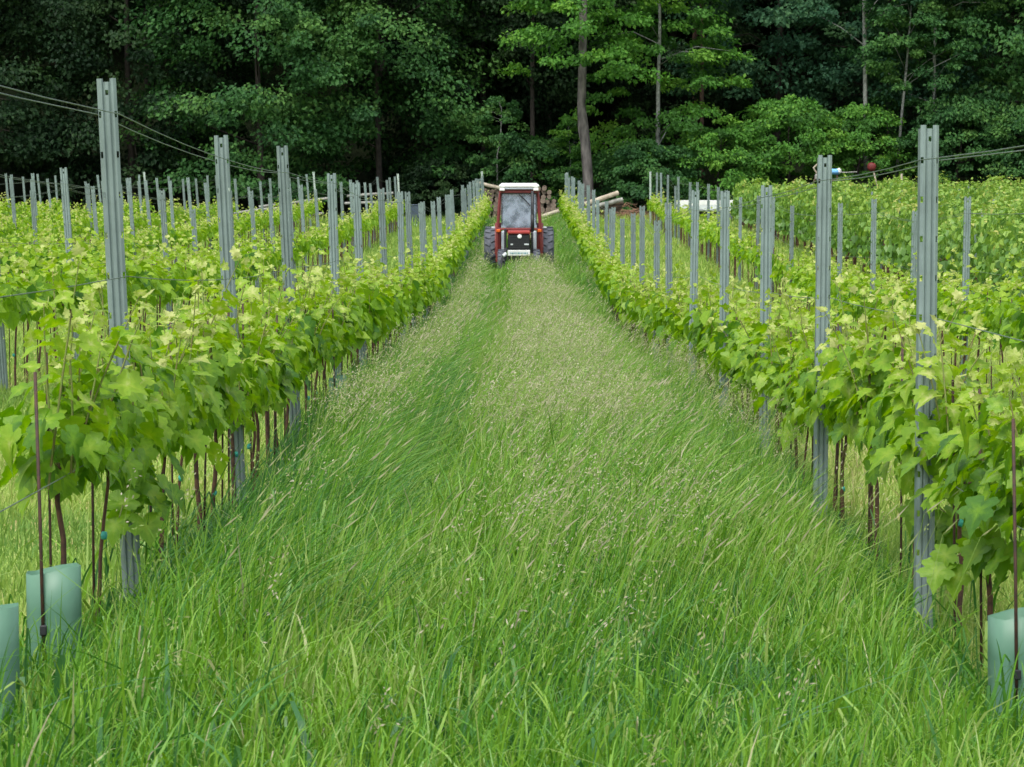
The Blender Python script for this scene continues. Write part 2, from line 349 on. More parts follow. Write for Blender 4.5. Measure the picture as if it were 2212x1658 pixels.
def vine_trunk():
    mb=MB(); z=np.linspace(-.05,.64,7)
    x=np.cumsum(rng.normal(0,.008,7)); y=np.cumsum(rng.normal(0,.01,7)); 
    mb.tube(np.stack([x,y,z],1),np.linspace(.0095,.007,7)*rng.uniform(.75,1.35),7)
    e=np.array([x[-1],y[-1],.63])
    for s in (-1,1):
        L=rng.uniform(.25,.42)
        mb.tube([e-[0,0,.03],e+[0,s*.08,.02],e+[.01*s,s*L*.6,.03],e+[0,s*L,.02]],[.007,.0065,.0055,.004],6)
    return mb
def vine_stake():
    mb=MB(); lx,ly=rng.normal(0,.02),rng.normal(0,.02); o=rng.choice([-1,1])*.03
    mb.tube([[o,.02,-.1],[o+lx*.5,.02+ly*.5,.5],[o+lx,.02+ly,rng.uniform(.95,1.12)]],.0048,6)
    return mb,o
FOL={l:[] for l in (0,1,2)}
for l,n in ((0,10),(1,9),(2,8)):
    for i in range(n): FOL[l].append(vine_foliage(l,vigour=rng.uniform(.85,1.1),nshoots=int(rng.integers(8,11))).mesh('vine_foliage',[M['vine'],M['shoot']],l==0))
FOLS=[vine_foliage(2,vigour=rng.uniform(.5,.85)*(1.5 if i==0 else 1),nshoots=int(rng.integers(7,10))).mesh('vine_foliage',[M['vine'],M['shoot']]) for i in range(8)]
FOLT=[vine_foliage(2,vigour=rng.uniform(.9,1.4),nshoots=int(rng.integers(9,12))).mesh('vine_foliage',[M['vine'],M['shoot']]) for i in range(9)]
def low_shoots():
    mb=MB(); P=[];V=[];W=[];S=[];T=[]
    for k in range(3):
        y0=rng.uniform(-.2,.2); L=rng.uniform(.25,.45); d=np.array([rng.normal(0,.25),rng.normal(0,.5),-.25]); pts=np.array([[0,y0*.3,.5]])+np.outer(np.linspace(0,1,4),d*L)
        mb.tube(pts,[.004,.0035,.003,.002],4,mat=1,cap=False)
        for i in range(8):
            p=pts[0]+d*L*(i+.5)/8; a=rng.uniform(0,6.28)
            P.append(p+[.05*math.cos(a),.06*math.sin(a),rng.normal(0,.03)]); V.append([math.cos(a)*.8,math.sin(a)*.7,-.7]); W.append([math.cos(a)*.7,math.sin(a)*.5-.3,.6]); S.append(rng.uniform(.07,.13)); T.append(rng.uniform(.25,.6))
    leaves(mb,LEAF_HI,np.array(P),np.array(V),np.array(W),np.array(S),T,wave=.09,droop=.35,fold=.2); return mb
LOWS=[low_shoots().mesh('low_shoots',[M['vine'],M['shoot']],True) for i in range(3)]
TRK=[vine_trunk().mesh('vine_trunk',[M['bark_vine']],True) for i in range(8)]
STK=[]
for i in range(6):
    mb,o=vine_stake(); STK.append((mb.mesh('vine_stake',[M['stake']],True),o))
tm=MB(); tm.lathe([(.0,-.013),(.009,-.012),(.011,0),(.009,.012),(0,.013)],axis='z',seg=8); TIE=tm.mesh('vine_tie',[M['tie']],True)

LX,RX=-1.375,1.43
ROWS={ # name: (base X, first Y, spacing, post first Y, post spacing, lean, description)
 'L1':(LX,9.15,.72,10.44,3.66,-.040,'left lane row'),
 'R1':(RX,9.0,.73,10.65,3.72,.004,'right lane row'),
 'L2':(-4.3,19.0,.75,21.0,3.84,-.06,'second row on the left'),
 'R2':(4.38,24.2,.78,25.9,3.87,.002,'second row on the right'),
 'L3':(-7.2,36.0,.8,37.3,3.5,-.075,'third row on the left'),
 'L4':(-10.1,51.0,.8,53.0,3.3,-.08,'fourth row on the left'),
 'L5':(-13.0,68.0,.8,70.0,3.2,-.08,'fifth row on the left'),
 'L6':(-15.9,84.0,.8,86.0,3.2,-.08,'outermost left row'),
}
YEND=103.6
ORD=['first','second','third','fourth','fifth','sixth','seventh','eighth','ninth','tenth','eleventh','twelfth','thirteenth','fourteenth','fifteenth','sixteenth','seventeenth','eighteenth','nineteenth','twentieth','twenty-first','twenty-second','twenty-third','twenty-fourth','twenty-fifth','twenty-sixth','twenty-seventh','twenty-eighth']
POSTS={}
for r,(x,y0,sp,py,ps,lean,desc) in ROWS.items():
    ys=[]; y=py
    while y<YEND-1.5:
        ys.append(y+(rng.normal(0,.12) if y>12 else 0)); y+=ps
    if r=='L1': ys[:13]=[10.44,14.39,17.98,22.06,25.6,30.0,33.3,36.8,40.8,43.7,46.5,50.8,54.4]
    if r=='R1': ys[:5]=[10.65,14.43,17.8,21.5,25.6]
    ys.append(YEND+rng.uniform(-.4,.4)); POSTS[r]=ys
TUBES={('L1',0),('L1',1),('R1',0)}
vines=[]
for r,(x,y0,sp,py,ps,lean,desc) in ROWS.items():
    y=y0; i=0
    while y<YEND-.3:
        if rng.random()>.03 or y<30: vines.append((r,x+((.115-.16*float(smooth01((y-27)/12))) if r=='R1' else -.02 if r=='L1' else 0)+rng.normal(0,.02),y+rng.normal(0,.05),i))
        y+=sp; i+=1
vines.sort(key=lambda v:v[2]+abs(v[1])*.3)
near,far=vines[:296],vines[296:]
def locate(r,y):
    ys=POSTS[r]; k=sum(1 for p in ys if p<y)
    return k, [v for v in near if v[0]==r and sum(1 for p in ys if p<v[2])==k]
seen_first={}
for (r,x,y,i) in near:
    desc=ROWS[r][6]; k,mates=locate(r,y); mates=sorted(mates,key=lambda v:v[2]); q=[m[2] for m in mates].index(y)
    if k==0: lab=f'young grapevine before the nearest post of the {desc}, {ORD[q]} of them'
    else: lab=f'young grapevine, {ORD[q]} behind the {ORD[k-1]} post of the {desc}'
    dist=math.hypot(x,y)
    lod=0 if dist<21 else (1 if dist<40 else 2)
    t=thing('grapevine',lab,'grapevine',(x,y,gz(x,y)),0,'young grapevines along the trellis rows')
    f=link('foliage',random.choice(FOL[lod] if r in ('L1','R1') else (FOLT if y<46 else FOLS)),t); f.rotation_euler.z=random.choice((0,math.pi))+random.gauss(0,.12); f.scale=(random.uniform(.9,1.15),random.uniform(.95,1.1),1); 
    s=random.uniform(.94,1.1); f.scale.z=s; f.location.z=.64*(1-s)+random.gauss(0,.035)
    if (r,i) in (('R1',0),('R1',1),('R1',3),('L1',2)):
        k_=link('low_shoots',random.choice(LOWS),t); k_.rotation_euler.z=random.choice((0,math.pi))
    b=link('trunk',random.choice(TRK),t); b.rotation_euler.z=random.choice((0,math.pi))+random.gauss(0,.1)
    if dist<60:
        st,so=random.choice(STK); k_=link('stake',st,t); k_.rotation_euler.z=random.gauss(0,.3)
    if dist<26 and random.random()<.3:
        ti=link('tie',TIE,t); ti.location=(0,0,random.choice((.3,.36,.22,.48))); ti.rotation_euler=(random.gauss(0,.3),random.gauss(0,.3),0)
# far vines merged as one mass
def merge_mesh(mb,me,x,y,z,rz,sc,cache={}):
    if me.name not in cache:
        n=len(me.vertices); co=np.empty(n*3,np.float32); me.vertices.foreach_get('co',co); co=co.reshape(-1,3)
        lp=np.empty(len(me.loops),np.int32); me.loops.foreach_get('vertex_index',lp)
        lt=np.empty(len(me.polygons),np.int32); me.polygons.foreach_get('loop_total',lt)
        mi=np.empty(len(me.polygons),np.int32); me.polygons.foreach_get('material_index',mi)
        ti=np.empty(n,np.float32); me.attributes['tint'].data.foreach_get('value',ti)
        cache[me.name]=(co,lp,lt,mi,ti)
    co,lp,lt,mi,ti=cache[me.name]
    c,s=math.cos(rz),math.sin(rz); V=co*np.array(sc); V=np.stack([V[:,0]*c-V[:,1]*s+x,V[:,0]*s+V[:,1]*c+y,V[:,2]+z],1)
    mb.v.append(V); mb.loops.append(lp.astype(np.int64)+mb.n); mb.sizes.append(lt.astype(np.int64)); mb.mat.append(mi.astype(np.int64)); mb.tint.append(np.clip(ti.astype(float)+random.uniform(-.06,.06),0,1)); mb.n+=len(V)
mb=MB()
for (r,x,y,i) in far:
    merge_mesh(mb,random.choice(FOL[2] if r in ('L1','R1') else (FOLT if y<46 else FOLS)),x,y,gz(x,y),random.choice((0,math.pi))+random.gauss(0,.1),(1.05,1.1,random.uniform(.95,1.15)))
    z=gz(x,y); n0=mb.n
    mb.tube([[x,y,z],[x+.01,y,z+.64]],.012,4,mat=2,cap=False)
far_o=mb.build('distant_grapevines',[M['vine'],M['shoot'],M['bark_vine']])
tag(far_o,'pale green young grapevines at the far ends of the trellis rows below the forest','grapevines',kind='stuff')

# mature block on the right
def old_vine(lod=2):
    mb=MB(); P=[];V=[];W=[];S=[];T=[]
    n=150
    for i in range(n):
        sgn=rng.choice([-1,1]); z=rng.uniform(.62,1.72); t=(z-.6)/1.1
        P.append([sgn*abs(rng.normal(.16,.1))*(1.1-.4*t),rng.uniform(-.55,.55),z+rng.normal(0,.05)])
        V.append([sgn*rng.uniform(.2,.8),rng.normal(0,.5),-.85+rng.normal(0,.3)])
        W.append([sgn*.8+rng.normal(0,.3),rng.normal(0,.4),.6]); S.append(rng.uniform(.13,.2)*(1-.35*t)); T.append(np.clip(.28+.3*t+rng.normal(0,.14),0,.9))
    for i in range(26):
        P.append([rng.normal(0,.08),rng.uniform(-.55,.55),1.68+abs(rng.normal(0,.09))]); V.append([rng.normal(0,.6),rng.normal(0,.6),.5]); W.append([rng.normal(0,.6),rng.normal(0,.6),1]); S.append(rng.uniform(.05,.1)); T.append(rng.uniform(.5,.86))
    leaves(mb,LEAF_MID,np.array(P),np.array(V),np.array(W),np.array(S),T,droop=.35); return mb
OLD=[old_vine().mesh('old_vine_foliage',[M['oldvine']]) for i in range(8)]
def old_trunk():
    mb=MB(); z=np.linspace(-.05,.85,7); x=np.cumsum(rng.normal(0,.02,7)); y=np.cumsum(rng.normal(0,.03,7))
    mb.tube(np.stack([x,y,z],1),np.linspace(.035,.022,7),6)
    for s in (-1,1): mb.tube([[x[-1],y[-1],.8],[0,s*.25,.88],[0,s*.5,.86]],[.018,.014,.01],5)
    return mb
OTR=[old_trunk().mesh('old_vine_trunk',[M['bark_vine']],True) for i in range(5)]
oldrows=[(7.3,40),(9.0,50),(10.7,60),(12.4,70),(14.1,80),(15.8,88),(17.5,96)]
onames=['frontmost','second','third','fourth','fifth','sixth','rearmost']
for (ox,oy),on in zip(oldrows,onames):
    y=oy
    while y<102:
        x=ox+rng.normal(0,.03); yy=y+rng.normal(0,.06)
        t=thing('mature_grapevine',f'mature dark green grapevine in the {on} row of the leafy block at right','grapevine',(x,yy,gz(x,yy)),0,f'mature grapevines in the {on} row of the right block')
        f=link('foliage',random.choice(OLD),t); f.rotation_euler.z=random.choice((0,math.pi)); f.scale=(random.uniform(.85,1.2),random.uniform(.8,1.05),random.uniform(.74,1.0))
        b=link('trunk',random.choice(OTR),t); b.rotation_euler.z=random.choice((0,math.pi))+random.gauss(0,.15)
        y+=1.02

# ------------------------------------------------------------------ posts
def post_mesh(h, m):
    prof=[(-.036,.030),(-.036,-.003),(-.025,-.010),(-.018,-.010),(-.0125,-.003),(-.006,-.009),(.006,-.009),(.0125,-.003),(.018,-.010),(.025,-.010),(.036,-.003),(.036,.030)]
    P=np.array(prof)*[.93,1]; k=len(P)
    cuts=[h-.058,h-.040]
    zz=h-.125
    while zz>.3: cuts+=[zz-.011,zz+.011]; zz-=.14
    zs=sorted(cuts+[-.15,h-.012,h]); 
    mb=MB(); V=[];F=[]
    holes=set()
    for i in range(len(zs)-1):
        a,b=zs[i],zs[i+1]
        if abs(a-(h-.058))<1e-6: holes|={(i,5)}
        if abs((b-a)-.022)<1e-6: holes|={(i,1),(i,9)}
        if b==h: holes|={(i,4),(i,5),(i,6),(i,0),(i,10)}
    nz=len(zs)
    tang=np.gradient(P,axis=0); nr=np.stack([-tang[:,1],tang[:,0]],1); nr/=np.linalg.norm(nr,axis=1)[:,None]
    Q=P+nr*.0025
    for lay in (P,Q):
        for z in zs:
            for p in lay: V.append([p[0],p[1],z])
    off=nz*k
    for i in range(nz-1):
        for j in range(k-1):
            if (i,j) in holes: continue
            a=i*k+j; F.append([a,a+1,a+k+1,a+k]); F.append([off+a,off+a+k,off+a+k+1,off+a+1])
            for (ni,nj,e) in ((i+1,j,(a+k,a+k+1)),(i-1,j,(a+1,a)),(i,j-1,(a,a+k)),(i,j+1,(a+k+1,a+1))):
                if ni<0 or ni>=nz-1 or nj<0 or nj>=k-1 or (ni,nj) in holes: F.append([e[1],e[0],off+e[0],off+e[1]][::-1])
    mb.add(V,F); return mb.mesh('trellis_post',[m])
PM=[post_mesh(1.89,M['zinc']),post_mesh(1.93,M['zinc']),post_mesh(1.84,M['zinc'])]
PE=post_mesh(1.95,M['zinc_pale'])
POS3D={}
for r,ys in POSTS.items():
    x,_,_,_,_,lean,desc=ROWS[r]; POS3D[r]=[]
    for i,y in enumerate(ys):
        last=i==len(ys)-1
        xx=x+(rng.normal(0,.03) if (i>5 or r[1]!='1') else 0)
        o=link('trellis_post',PE if last else (PM[0] if i<2 and r in('L1','R1') else PM[int(rng.integers(0,3))]))
        dz=0 if (i<5 and r in ('L1','R1')) else (rng.normal(0,.05)-(.1 if rng.random()<.12 else 0))
        z=gz(xx,y)+dz
        ln=lean+(rng.normal(0,.004) if i<5 and r[1]=='1' else rng.normal(0,.012)); ln2=rng.normal(0,.012)
        o.location=(xx,y,z); o.rotation_euler=(ln2,ln,rng.normal(0,.08)); 
        POS3D[r].append((xx,y,z,ln))
        if last: lab=f'bright pale end post where the {desc} stops at the forest'
        elif i==0: lab=f'grey galvanised steel post, nearest one of the {desc}'
        else: lab=f'grey galvanised steel post, {ORD[i]} from the camera in the {desc}'
        tag(o,lab,'post','galvanised trellis posts of the vineyard')
# slim stakes of mature block (few visible grey poles)
slim=MB(); slim.box((0,0,.75),(.05,.035,1.8),bevel=.008); slim=slim.mesh('slim_post',[M['zinc']])
for (ox,oy),on in list(zip(oldrows,onames))[:5]:
    y=oy+3
    while y<101:
        o=link('slim_post',slim); o.location=(ox+.14,y,gz(ox,y)-.1); o.rotation_euler=(rng.normal(0,.02),rng.normal(0,.025),0)
        tag(o,f'slim grey post among the mature vines of the {on} row at right','post',f'slim posts in the {on} row of the right block'); y+=6.5

# ------------------------------------------------------------------ wires
def wire(r,hh,dx,name,lab,rad,y_from):
    x,_,_,_,_,lean,desc=ROWS[r]; pts=[]
    P=POS3D[r]
    x0,y0,z0,l0=P[0]
    if y_from<y0: pts.append([x+dx+l0*hh,y_from,gz(x,y_from)+hh])
    for (xx,yy,zz,ll) in P: pts.append([xx+dx+ll*hh,yy,zz+hh])
    dense=[]
    for a,b in zip(pts[:-1],pts[1:]):
        a=np.array(a);b=np.array(b); L=np.linalg.norm(b-a)
        for t in (0,.25,.5,.75): dense.append(a+(b-a)*t-np.array([0,0,1])*.012*4*t*(1-t)*(L/4))
    dense.append(np.array(pts[-1]))
    mb=MB(); mb.tube(dense,rad,5)
    o=mb.build('trellis_wire',M['wire'],smooth=True); tag(o,lab,'wire','trellis wires'); return o
for r in ('L1','R1','L2','R2','L3','L4'):
    d=ROWS[r][6]; yf=4.0 if r in('L1','R1') else ROWS[r][3]-4
    th=1.765
    wire(r,th,-.040,'w',f'upper wire on the left side of the posts in the {d}',.0021,yf)
    wire(r,th,.040,'w',f'upper wire on the right side of the posts in the {d}',.0021,yf)
    wire(r,1.2,.0365,'w',f'steel wire at the leaf tips of the {d}',.0018,yf)
    wire(r,.645,.0365,'w',f'low steel wire carrying the vine arms of the {d}',.0018,yf)

# ------------------------------------------------------------------ tree guards (plastic sleeves) with stakes
def guard(loc,rz,lab,w=.155,h=.37):
    t=thing('vine_guard',lab,'plant guard',loc,rz,'green plastic vine guards')
    mb=MB(); a=w/2; pts=[(-a,-a*.5),(-a*.78,-a*.86),(-a*.1,-a*1.0),(a*.55,-a*.97),(a*.93,-a*.62),(a*1.02,a*.1),(a*.8,a*.72),(a*.1,a*.95),(-a*.75,a*.8),(-a*1.0,a*.3)]
    n=len(pts); zs=[-.04,h*.3,h*.66,h]; V=[]
    for lay in (1.0,.975):
        for z in zs:
            for (x,y) in pts: V.append([x*lay*(1+.03*math.sin(9*z+x*20)),y*lay*(1+.03*math.sin(7*z)),z+(.012*math.sin(x*30) if z==h else 0)])
    F=[];o=n*4
    for i in range(3):
        for j in range(n):
            q=(j+1)%n; F.append([i*n+j,i*n+q,(i+1)*n+q,(i+1)*n+j]); F.append([o+i*n+j,o+(i+1)*n+j,o+(i+1)*n+q,o+i*n+q])
    for j in range(n):
        q=(j+1)%n; F.append([3*n+j,3*n+q,o+3*n+q,o+3*n+j])
    mb.add(V,F); mb.build('sleeve',M['guard'],t,smooth=True)
    s=MB(); s.tube([[-a*.35,-a*1.05,.1],[-a*.45,-a*1.08,.5],[-a*.6,-a*1.1,.95]],.0052,7); s.build('stake',M['stake'],t,smooth=True)
    c=MB(); c.box((-a*.36,-a*1.13,.2),(.02,.014,.03),bevel=.003); c.build('clip',M['black'],t)
    return t
def rowx(r,px): return ROWS[r][0]*SY/(px-1134)
yA=8.7; guard((LX-.002,yA,gz(LX,yA)),.1,'whole pale green plastic vine guard standing in grass before the left row')
yB=7.62; guard((LX+.0,yB,gz(LX,yB)),-.15,'pale green plastic vine guard cut by the left picture edge')
yC=8.78; guard((RX+.02,yC,gz(RX,yC)),.2,'pale green plastic vine guard in grass under the right row')
yD=19.85; guard((LX+.13,yD,gz(LX,yD)),.1,'small bluish vine guard farther along the left row beside the lane',w=.12,h=.47)

# ------------------------------------------------------------------ grass
def blades(mb,X,Y,h,w,tint,lean=.25,wind=.35,levels=(0,.45,.8,1.0),base_off=0,tipdrop=0.0):
    n=len(X); Z=ground(X,Y)+base_off
    az=rng.uniform(0,2*np.pi,n); ln=np.abs(rng.normal(0,lean,n))
    sd=rng.uniform(-1.1,1.1,n)   # ribbon side orientation, mostly broadside to -Y
    side=np.stack([np.cos(sd),np.sin(sd),np.zeros(n)],1)
    root=np.stack([X,Y,Z],1); dirv=np.stack([np.cos(az)*ln,np.sin(az)*ln,np.zeros(n)],1)
    dirv[:,0]+=wind*(0.5+1.0*rng.random(n))
    VV=[];TT=[]
    droop=tipdrop*rng.random(n)
    for t in levels:
        c=root+dirv*(h*t**1.7)[:,None]; c[:,2]+=h*(t*(1-.18*np.abs(dirv[:,0])*t)-droop*max(0,t-.55)**2*3)
        ww=(w*(1-t**2.2)*.5+w*.04)
        VV.append(c-side*ww[:,None]); VV.append(c+side*ww[:,None])
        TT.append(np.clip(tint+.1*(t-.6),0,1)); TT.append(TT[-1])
    k=len(levels)
    V=np.stack(VV,1).reshape(-1,3); T=np.stack(TT,1).ravel()
    b=(np.arange(n)*2*k)[:,None]
    F=np.concatenate([b+np.array([[2*i,2*i+1,2*i+3,2*i+2]]) for i in range(k-1)],0)
    mb.add(V,F,0,T)
def seedheads(mb,X,Y,h,w,tint,wind=.35,hw=.004,hl=.012,ns=7):
    """thin stalk carrying a loose panicle of small spikelets"""
    n=len(X); Z=ground(X,Y)
    ln=wind*(.2+1.2*rng.random(n)); yv=rng.normal(0,.15,n)
    root=np.stack([X,Y,Z],1); d=np.stack([ln,yv,np.zeros(n)],1)
    sd=rng.uniform(-.6,.6,n); side=np.stack([np.cos(sd),np.sin(sd),np.zeros(n)],1)
    def at(t):
        t=np.asarray(t)*np.ones(n); c=root+d*(h*t**1.8)[:,None]; c[:,2]+=h*t*(1-.15*ln*t); return c
    lev=[0,.5,.8,1.0]; VV=[]
    for t in lev:
        c=at(t); VV+=[c-side*w*.5*(1.1-t*.8),c+side*w*.5*(1.1-t*.8)]
    V=np.stack(VV,1).reshape(-1,3); b=(np.arange(n)*8)[:,None]
    F=np.concatenate([b+np.array([[2*i,2*i+1,2*i+3,2*i+2]]) for i in range(3)],0)
    mb.add(V,F,0,np.repeat(rng.uniform(.5,.72,n),8))
    for q in range(ns):
        t=rng.uniform(.78,1.02,n); c=at(t)+rng.normal(0,1,(n,3))*np.array([.010,.010,.010])*(1.15-t)[:,None]*5
        dr=nrm(rng.normal(0,.6,(n,3))+np.array([.5,0,.6])); pr=nrm(np.cross(dr,np.array([0,1.,0])+rng.normal(0,.3,(n,3))))
        L=(hl*rng.uniform(.6,1.4,n))[:,None]; w2=(hw*rng.uniform(.6,1.3,n))[:,None]
        V=np.stack([c,c+dr*L*.5+pr*w2*.5,c+dr*L,c+dr*L*.5-pr*w2*.5],1).reshape(-1,3)
        mb.add(V,(np.arange(n)*4)[:,None]+np.array([[0,1,2,3]]),0,np.repeat(tint,4))
def fbm(X,Y,s,seed=0):
    r=np.zeros_like(X); a=1
    rs=np.random.default_rng(100+seed)
    for o in range(4):
        for q in range(3):
            th=rs.uniform(0,6.28); ph=rs.uniform(0,6.28); f=s*2**o*rs.uniform(.7,1.4)
            r+=a*np.sin(f*(X*math.cos(th)+Y*math.sin(th))+ph)/3
        a*=.55
    return r
def scatter(n,x0,x1,y0,y1,power=1.0):
    u=rng.random(n); Y=y0+(y1-y0)*u**power; X=rng.uniform(x0,x1,n); return X,Y
TRACKS=(-.57,.98)
def track(X,Y):
    t=np.zeros_like(X)
    q=smooth01((Y-42)/20)
    for c,e in zip(TRACKS,(-.76,.52)): t=np.maximum(t,np.exp(-((X-(c+(e-c)*q)-.05*np.sin(Y*.2))/.26)**2))
    return t
def lane_grass():
    mb=MB()
    #      y0  y1  density width levels
    for (y0,y1,den,w,lv) in ((4.6,9,2900,.0062,(0,.35,.65,.85,1)),(9,15,2500,.0062,(0,.4,.75,1)),(15,26,2000,.0065,(0,.45,.8,1)),(26,44,1500,.008,(0,.5,1)),(44,72,1000,.0105,(0,.5,1)),(72,106,520,.015,(0,.5,1))):
        n=int((y1-y0)*2.95*den); X,Y=scatter(n,-1.46,1.49,y0,y1)
        if y1<=9: X=rng.uniform(-1.95,1.95,n)
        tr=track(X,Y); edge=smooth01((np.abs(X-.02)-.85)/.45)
        f=fbm(X,Y,1.3,1); f2=fbm(X,Y,4.5,2); f3=fbm(X,Y,14,7)
        nearf=smooth01((Y-6.5)/8)
        h=(.19+.2*rng.random(n))*(1+.22*f+.3*f3)+nearf*(.15+.17*rng.random(n))*(1-.15*smooth01((Y-64)/5))*(1-.22*np.exp(-((Y-59)/6)**2))
        h=np.clip(h,.08,.75)
        h*=1-.6*tr*smooth01((Y-8)/10)
        h*=1-(.7-.45*smooth01((Y-14.5)/4)-.1*smooth01((9.6-Y)/1.2))*smooth01((-X-1.05)/.25); h*=1-(.62-.3*smooth01((Y-15)/5))*smooth01((X-1.1)/.2)
        strip=np.exp(-((X-.1)/.42)**4)*smooth01((Y-9)/8)
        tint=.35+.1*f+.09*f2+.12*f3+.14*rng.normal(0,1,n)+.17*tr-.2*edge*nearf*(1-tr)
        tint=np.where(rng.random(n)<.03+.2*strip,rng.uniform(.7,.93,n),np.clip(tint,0,.72))
        ww=w*(.5+.8*rng.random(n))*np.where(rng.random(n)<.12,1.9,1)
        near=1-smooth01((Y-8)/9)
        wd=.1+.5*(1-near)*(1-.4*smooth01((X-1.0)/.3))
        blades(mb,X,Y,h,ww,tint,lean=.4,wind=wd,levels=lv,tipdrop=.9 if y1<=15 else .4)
    for (y0,y1,den,w,hw,hl,ns) in ((6.0,10,16,.002,.004,.014,14),(10,16,170,.0022,.0042,.014,11),(16,28,700,.0026,.005,.016,8),(28,48,520,.004,.0072,.022,6),(48,75,260,.006,.011,.03,5),(75,105,110,.008,.016,.04,4)):
        n=int((y1-y0)*2.7*den); X,Y=scatter(n,-1.32,1.32,y0,y1)
        c=np.exp(-((X-.1)/.4)**4)*1.0+.45*np.exp(-((X+1.05)/.18)**2)+.45*np.exp(-((X-1.2)/.14)**2)
        k=(rng.random(n)<np.clip(c*(.62+1.1*fbm(X,Y,1.1,5)+.5*fbm(X,Y,5,6)),0.03,1)*(1-.93*track(X,Y))); X,Y=X[k],Y[k]; n=len(X)
        seedheads(mb,X,Y,rng.uniform(.42,.7,n)*(1-.15*smooth01((Y-50)/12)),w,rng.uniform(.7,1.0,n),wind=.42,hw=hw,hl=hl,ns=ns)
    # bluish long blades leaning out of the left row, and arching broad leaves in front
    n=3600; X,Y=scatter(n,-1.28,-.55,8.5,24); k=rng.random(n)<np.clip(.55+.8*fbm(X,Y,1.6,9),.1,1); X,Y=X[k],Y[k]; n=len(X)
    blades(mb,X,Y,rng.uniform(.4,.7,n),rng.uniform(.004,.007,n),rng.uniform(.08,.36,n),lean=.25,wind=.68,levels=(0,.35,.65,.85,1),tipdrop=.6)
    n=2600; X,Y=scatter(n,.8,1.3,13,26); blades(mb,X,Y,rng.uniform(.35,.6,n),rng.uniform(.004,.006,n),rng.uniform(.05,.75,n),lean=.3,wind=.2,levels=(0,.35,.65,.85,1),tipdrop=.6)
    n=1500; X,Y=scatter(n,-1.6,1.7,4.8,13); blades(mb,X,Y,rng.uniform(.3,.5,n),rng.uniform(.008,.013,n),np.where(rng.random(n)<.4,rng.uniform(.55,.74,n),rng.uniform(.05,.45,n)),lean=.8,wind=.1,levels=(0,.25,.45,.6,.75,.88,1),tipdrop=2.4)  # pale tint on part of these arching blades paints in whitish highlights
    n=90; X,Y=scatter(n,-1.7,1.7,4.9,8); blades(mb,X,Y,rng.uniform(.25,.48,n),rng.uniform(.014,.022,n),rng.uniform(.02,.3,n),lean=.7,wind=.1,levels=(0,.2,.4,.55,.7,.85,1),tipdrop=2.0)
    # long pinkish spikes
    for (y0,y1,n,w2,L) in ((8,16,1100,.005,.07),(16,30,2600,.0065,.08),(30,50,1800,.010,.1)):
        X,Y=scatter(n,-1.1,1.2,y0,y1); k=rng.random(n)<np.clip(.5+.6*fbm(X,Y,1.4,11),.08,1)*(1-.8*track(X,Y)); X,Y=X[k],Y[k]; n=len(X)
        h=rng.uniform(.5,.75,n); Z=ground(X,Y)+h*.86; b=np.stack([X+.3*h*rng.uniform(.5,1.3,n),Y,Z],1); d=nrm(np.stack([rng.uniform(.4,1.1,n),rng.normal(0,.3,n),np.full(n,.75)],1))
        pr=np.stack([d[:,2],0*d[:,1],-d[:,0]],1); l=(L*rng.uniform(.6,1.3,n))[:,None]
        V=np.stack([b,b+d*l*.4+pr*w2*.5,b+d*l,b+d*l*.4-pr*w2*.5],1).reshape(-1,3)
        mb.add(V,(np.arange(n)*4)[:,None]+np.array([[0,1,2,3]]),0,np.repeat(rng.uniform(.8,.95,n),4))
        r0=np.stack([X,Y,ground(X,Y)],1); sd=np.array([.0011,0,0])*max(1,y0/9)
        V=np.stack([r0-sd,r0+sd,b+sd*.6,b-sd*.6],1).reshape(-1,3); mb.add(V,(np.arange(n)*4)[:,None]+np.array([[0,1,2,3]]),0,np.repeat(rng.uniform(.55,.8,n),4))
    for gx,gy in ((LX,8.7),(LX,7.62),(RX,8.78)):
        n=110; X=gx+rng.normal(0,.16,n); Y=gy-.16-np.abs(rng.normal(0,.22,n))
        blades(mb,X,Y,rng.uniform(.15,.42,n),rng.uniform(.004,.009,n),rng.uniform(.1,.5,n),lean=.4,wind=.15,levels=(0,.35,.65,.85,1),tipdrop=.8)
    o=mb.build('lane_grass',M['grass']); tag(o,'tall green meadow grass with pale seed heads filling the tractor lane','grass',kind='stuff')
lane_grass()
def side_grass():
    mb=MB()
    for (x0,x1,y0,y1,n,h0,w) in ((-4.2,-1.4,6,16,30000,.07,.006),(-7.2,-1.5,16,45,52000,.09,.010),(1.45,4.3,7,16,26000,.10,.006),(1.5,7,16,45,52000,.11,.010),(-17,-1.5,45,104,52000,.16,.022),(1.5,18,45,104,52000,.16,.022),(-20,22,103,109,14000,.3,.03)):
        X,Y=scatter(n,x0,x1,y0,y1); f=fbm(X,Y,.9,3); f2=fbm(X,Y,3.5,4)
        right=(X>0)*1.0
        tint=np.clip(.38+.2*f+.14*f2+.12*right+rng.normal(0,.14,n),0,1)
        if y0>40: tint=np.clip(tint-.1,0,1)
        blades(mb,X,Y,h0*(.6+.9*rng.random(n))*(1+.2*f),w*(.6+.8*rng.random(n)),tint,lean=.6,wind=.08,levels=(0,.55,1))
    o=mb.build('mown_grass',M['mown']); tag(o,'short yellowish mown grass between the other vine rows','grass',kind='stuff')
side_grass()

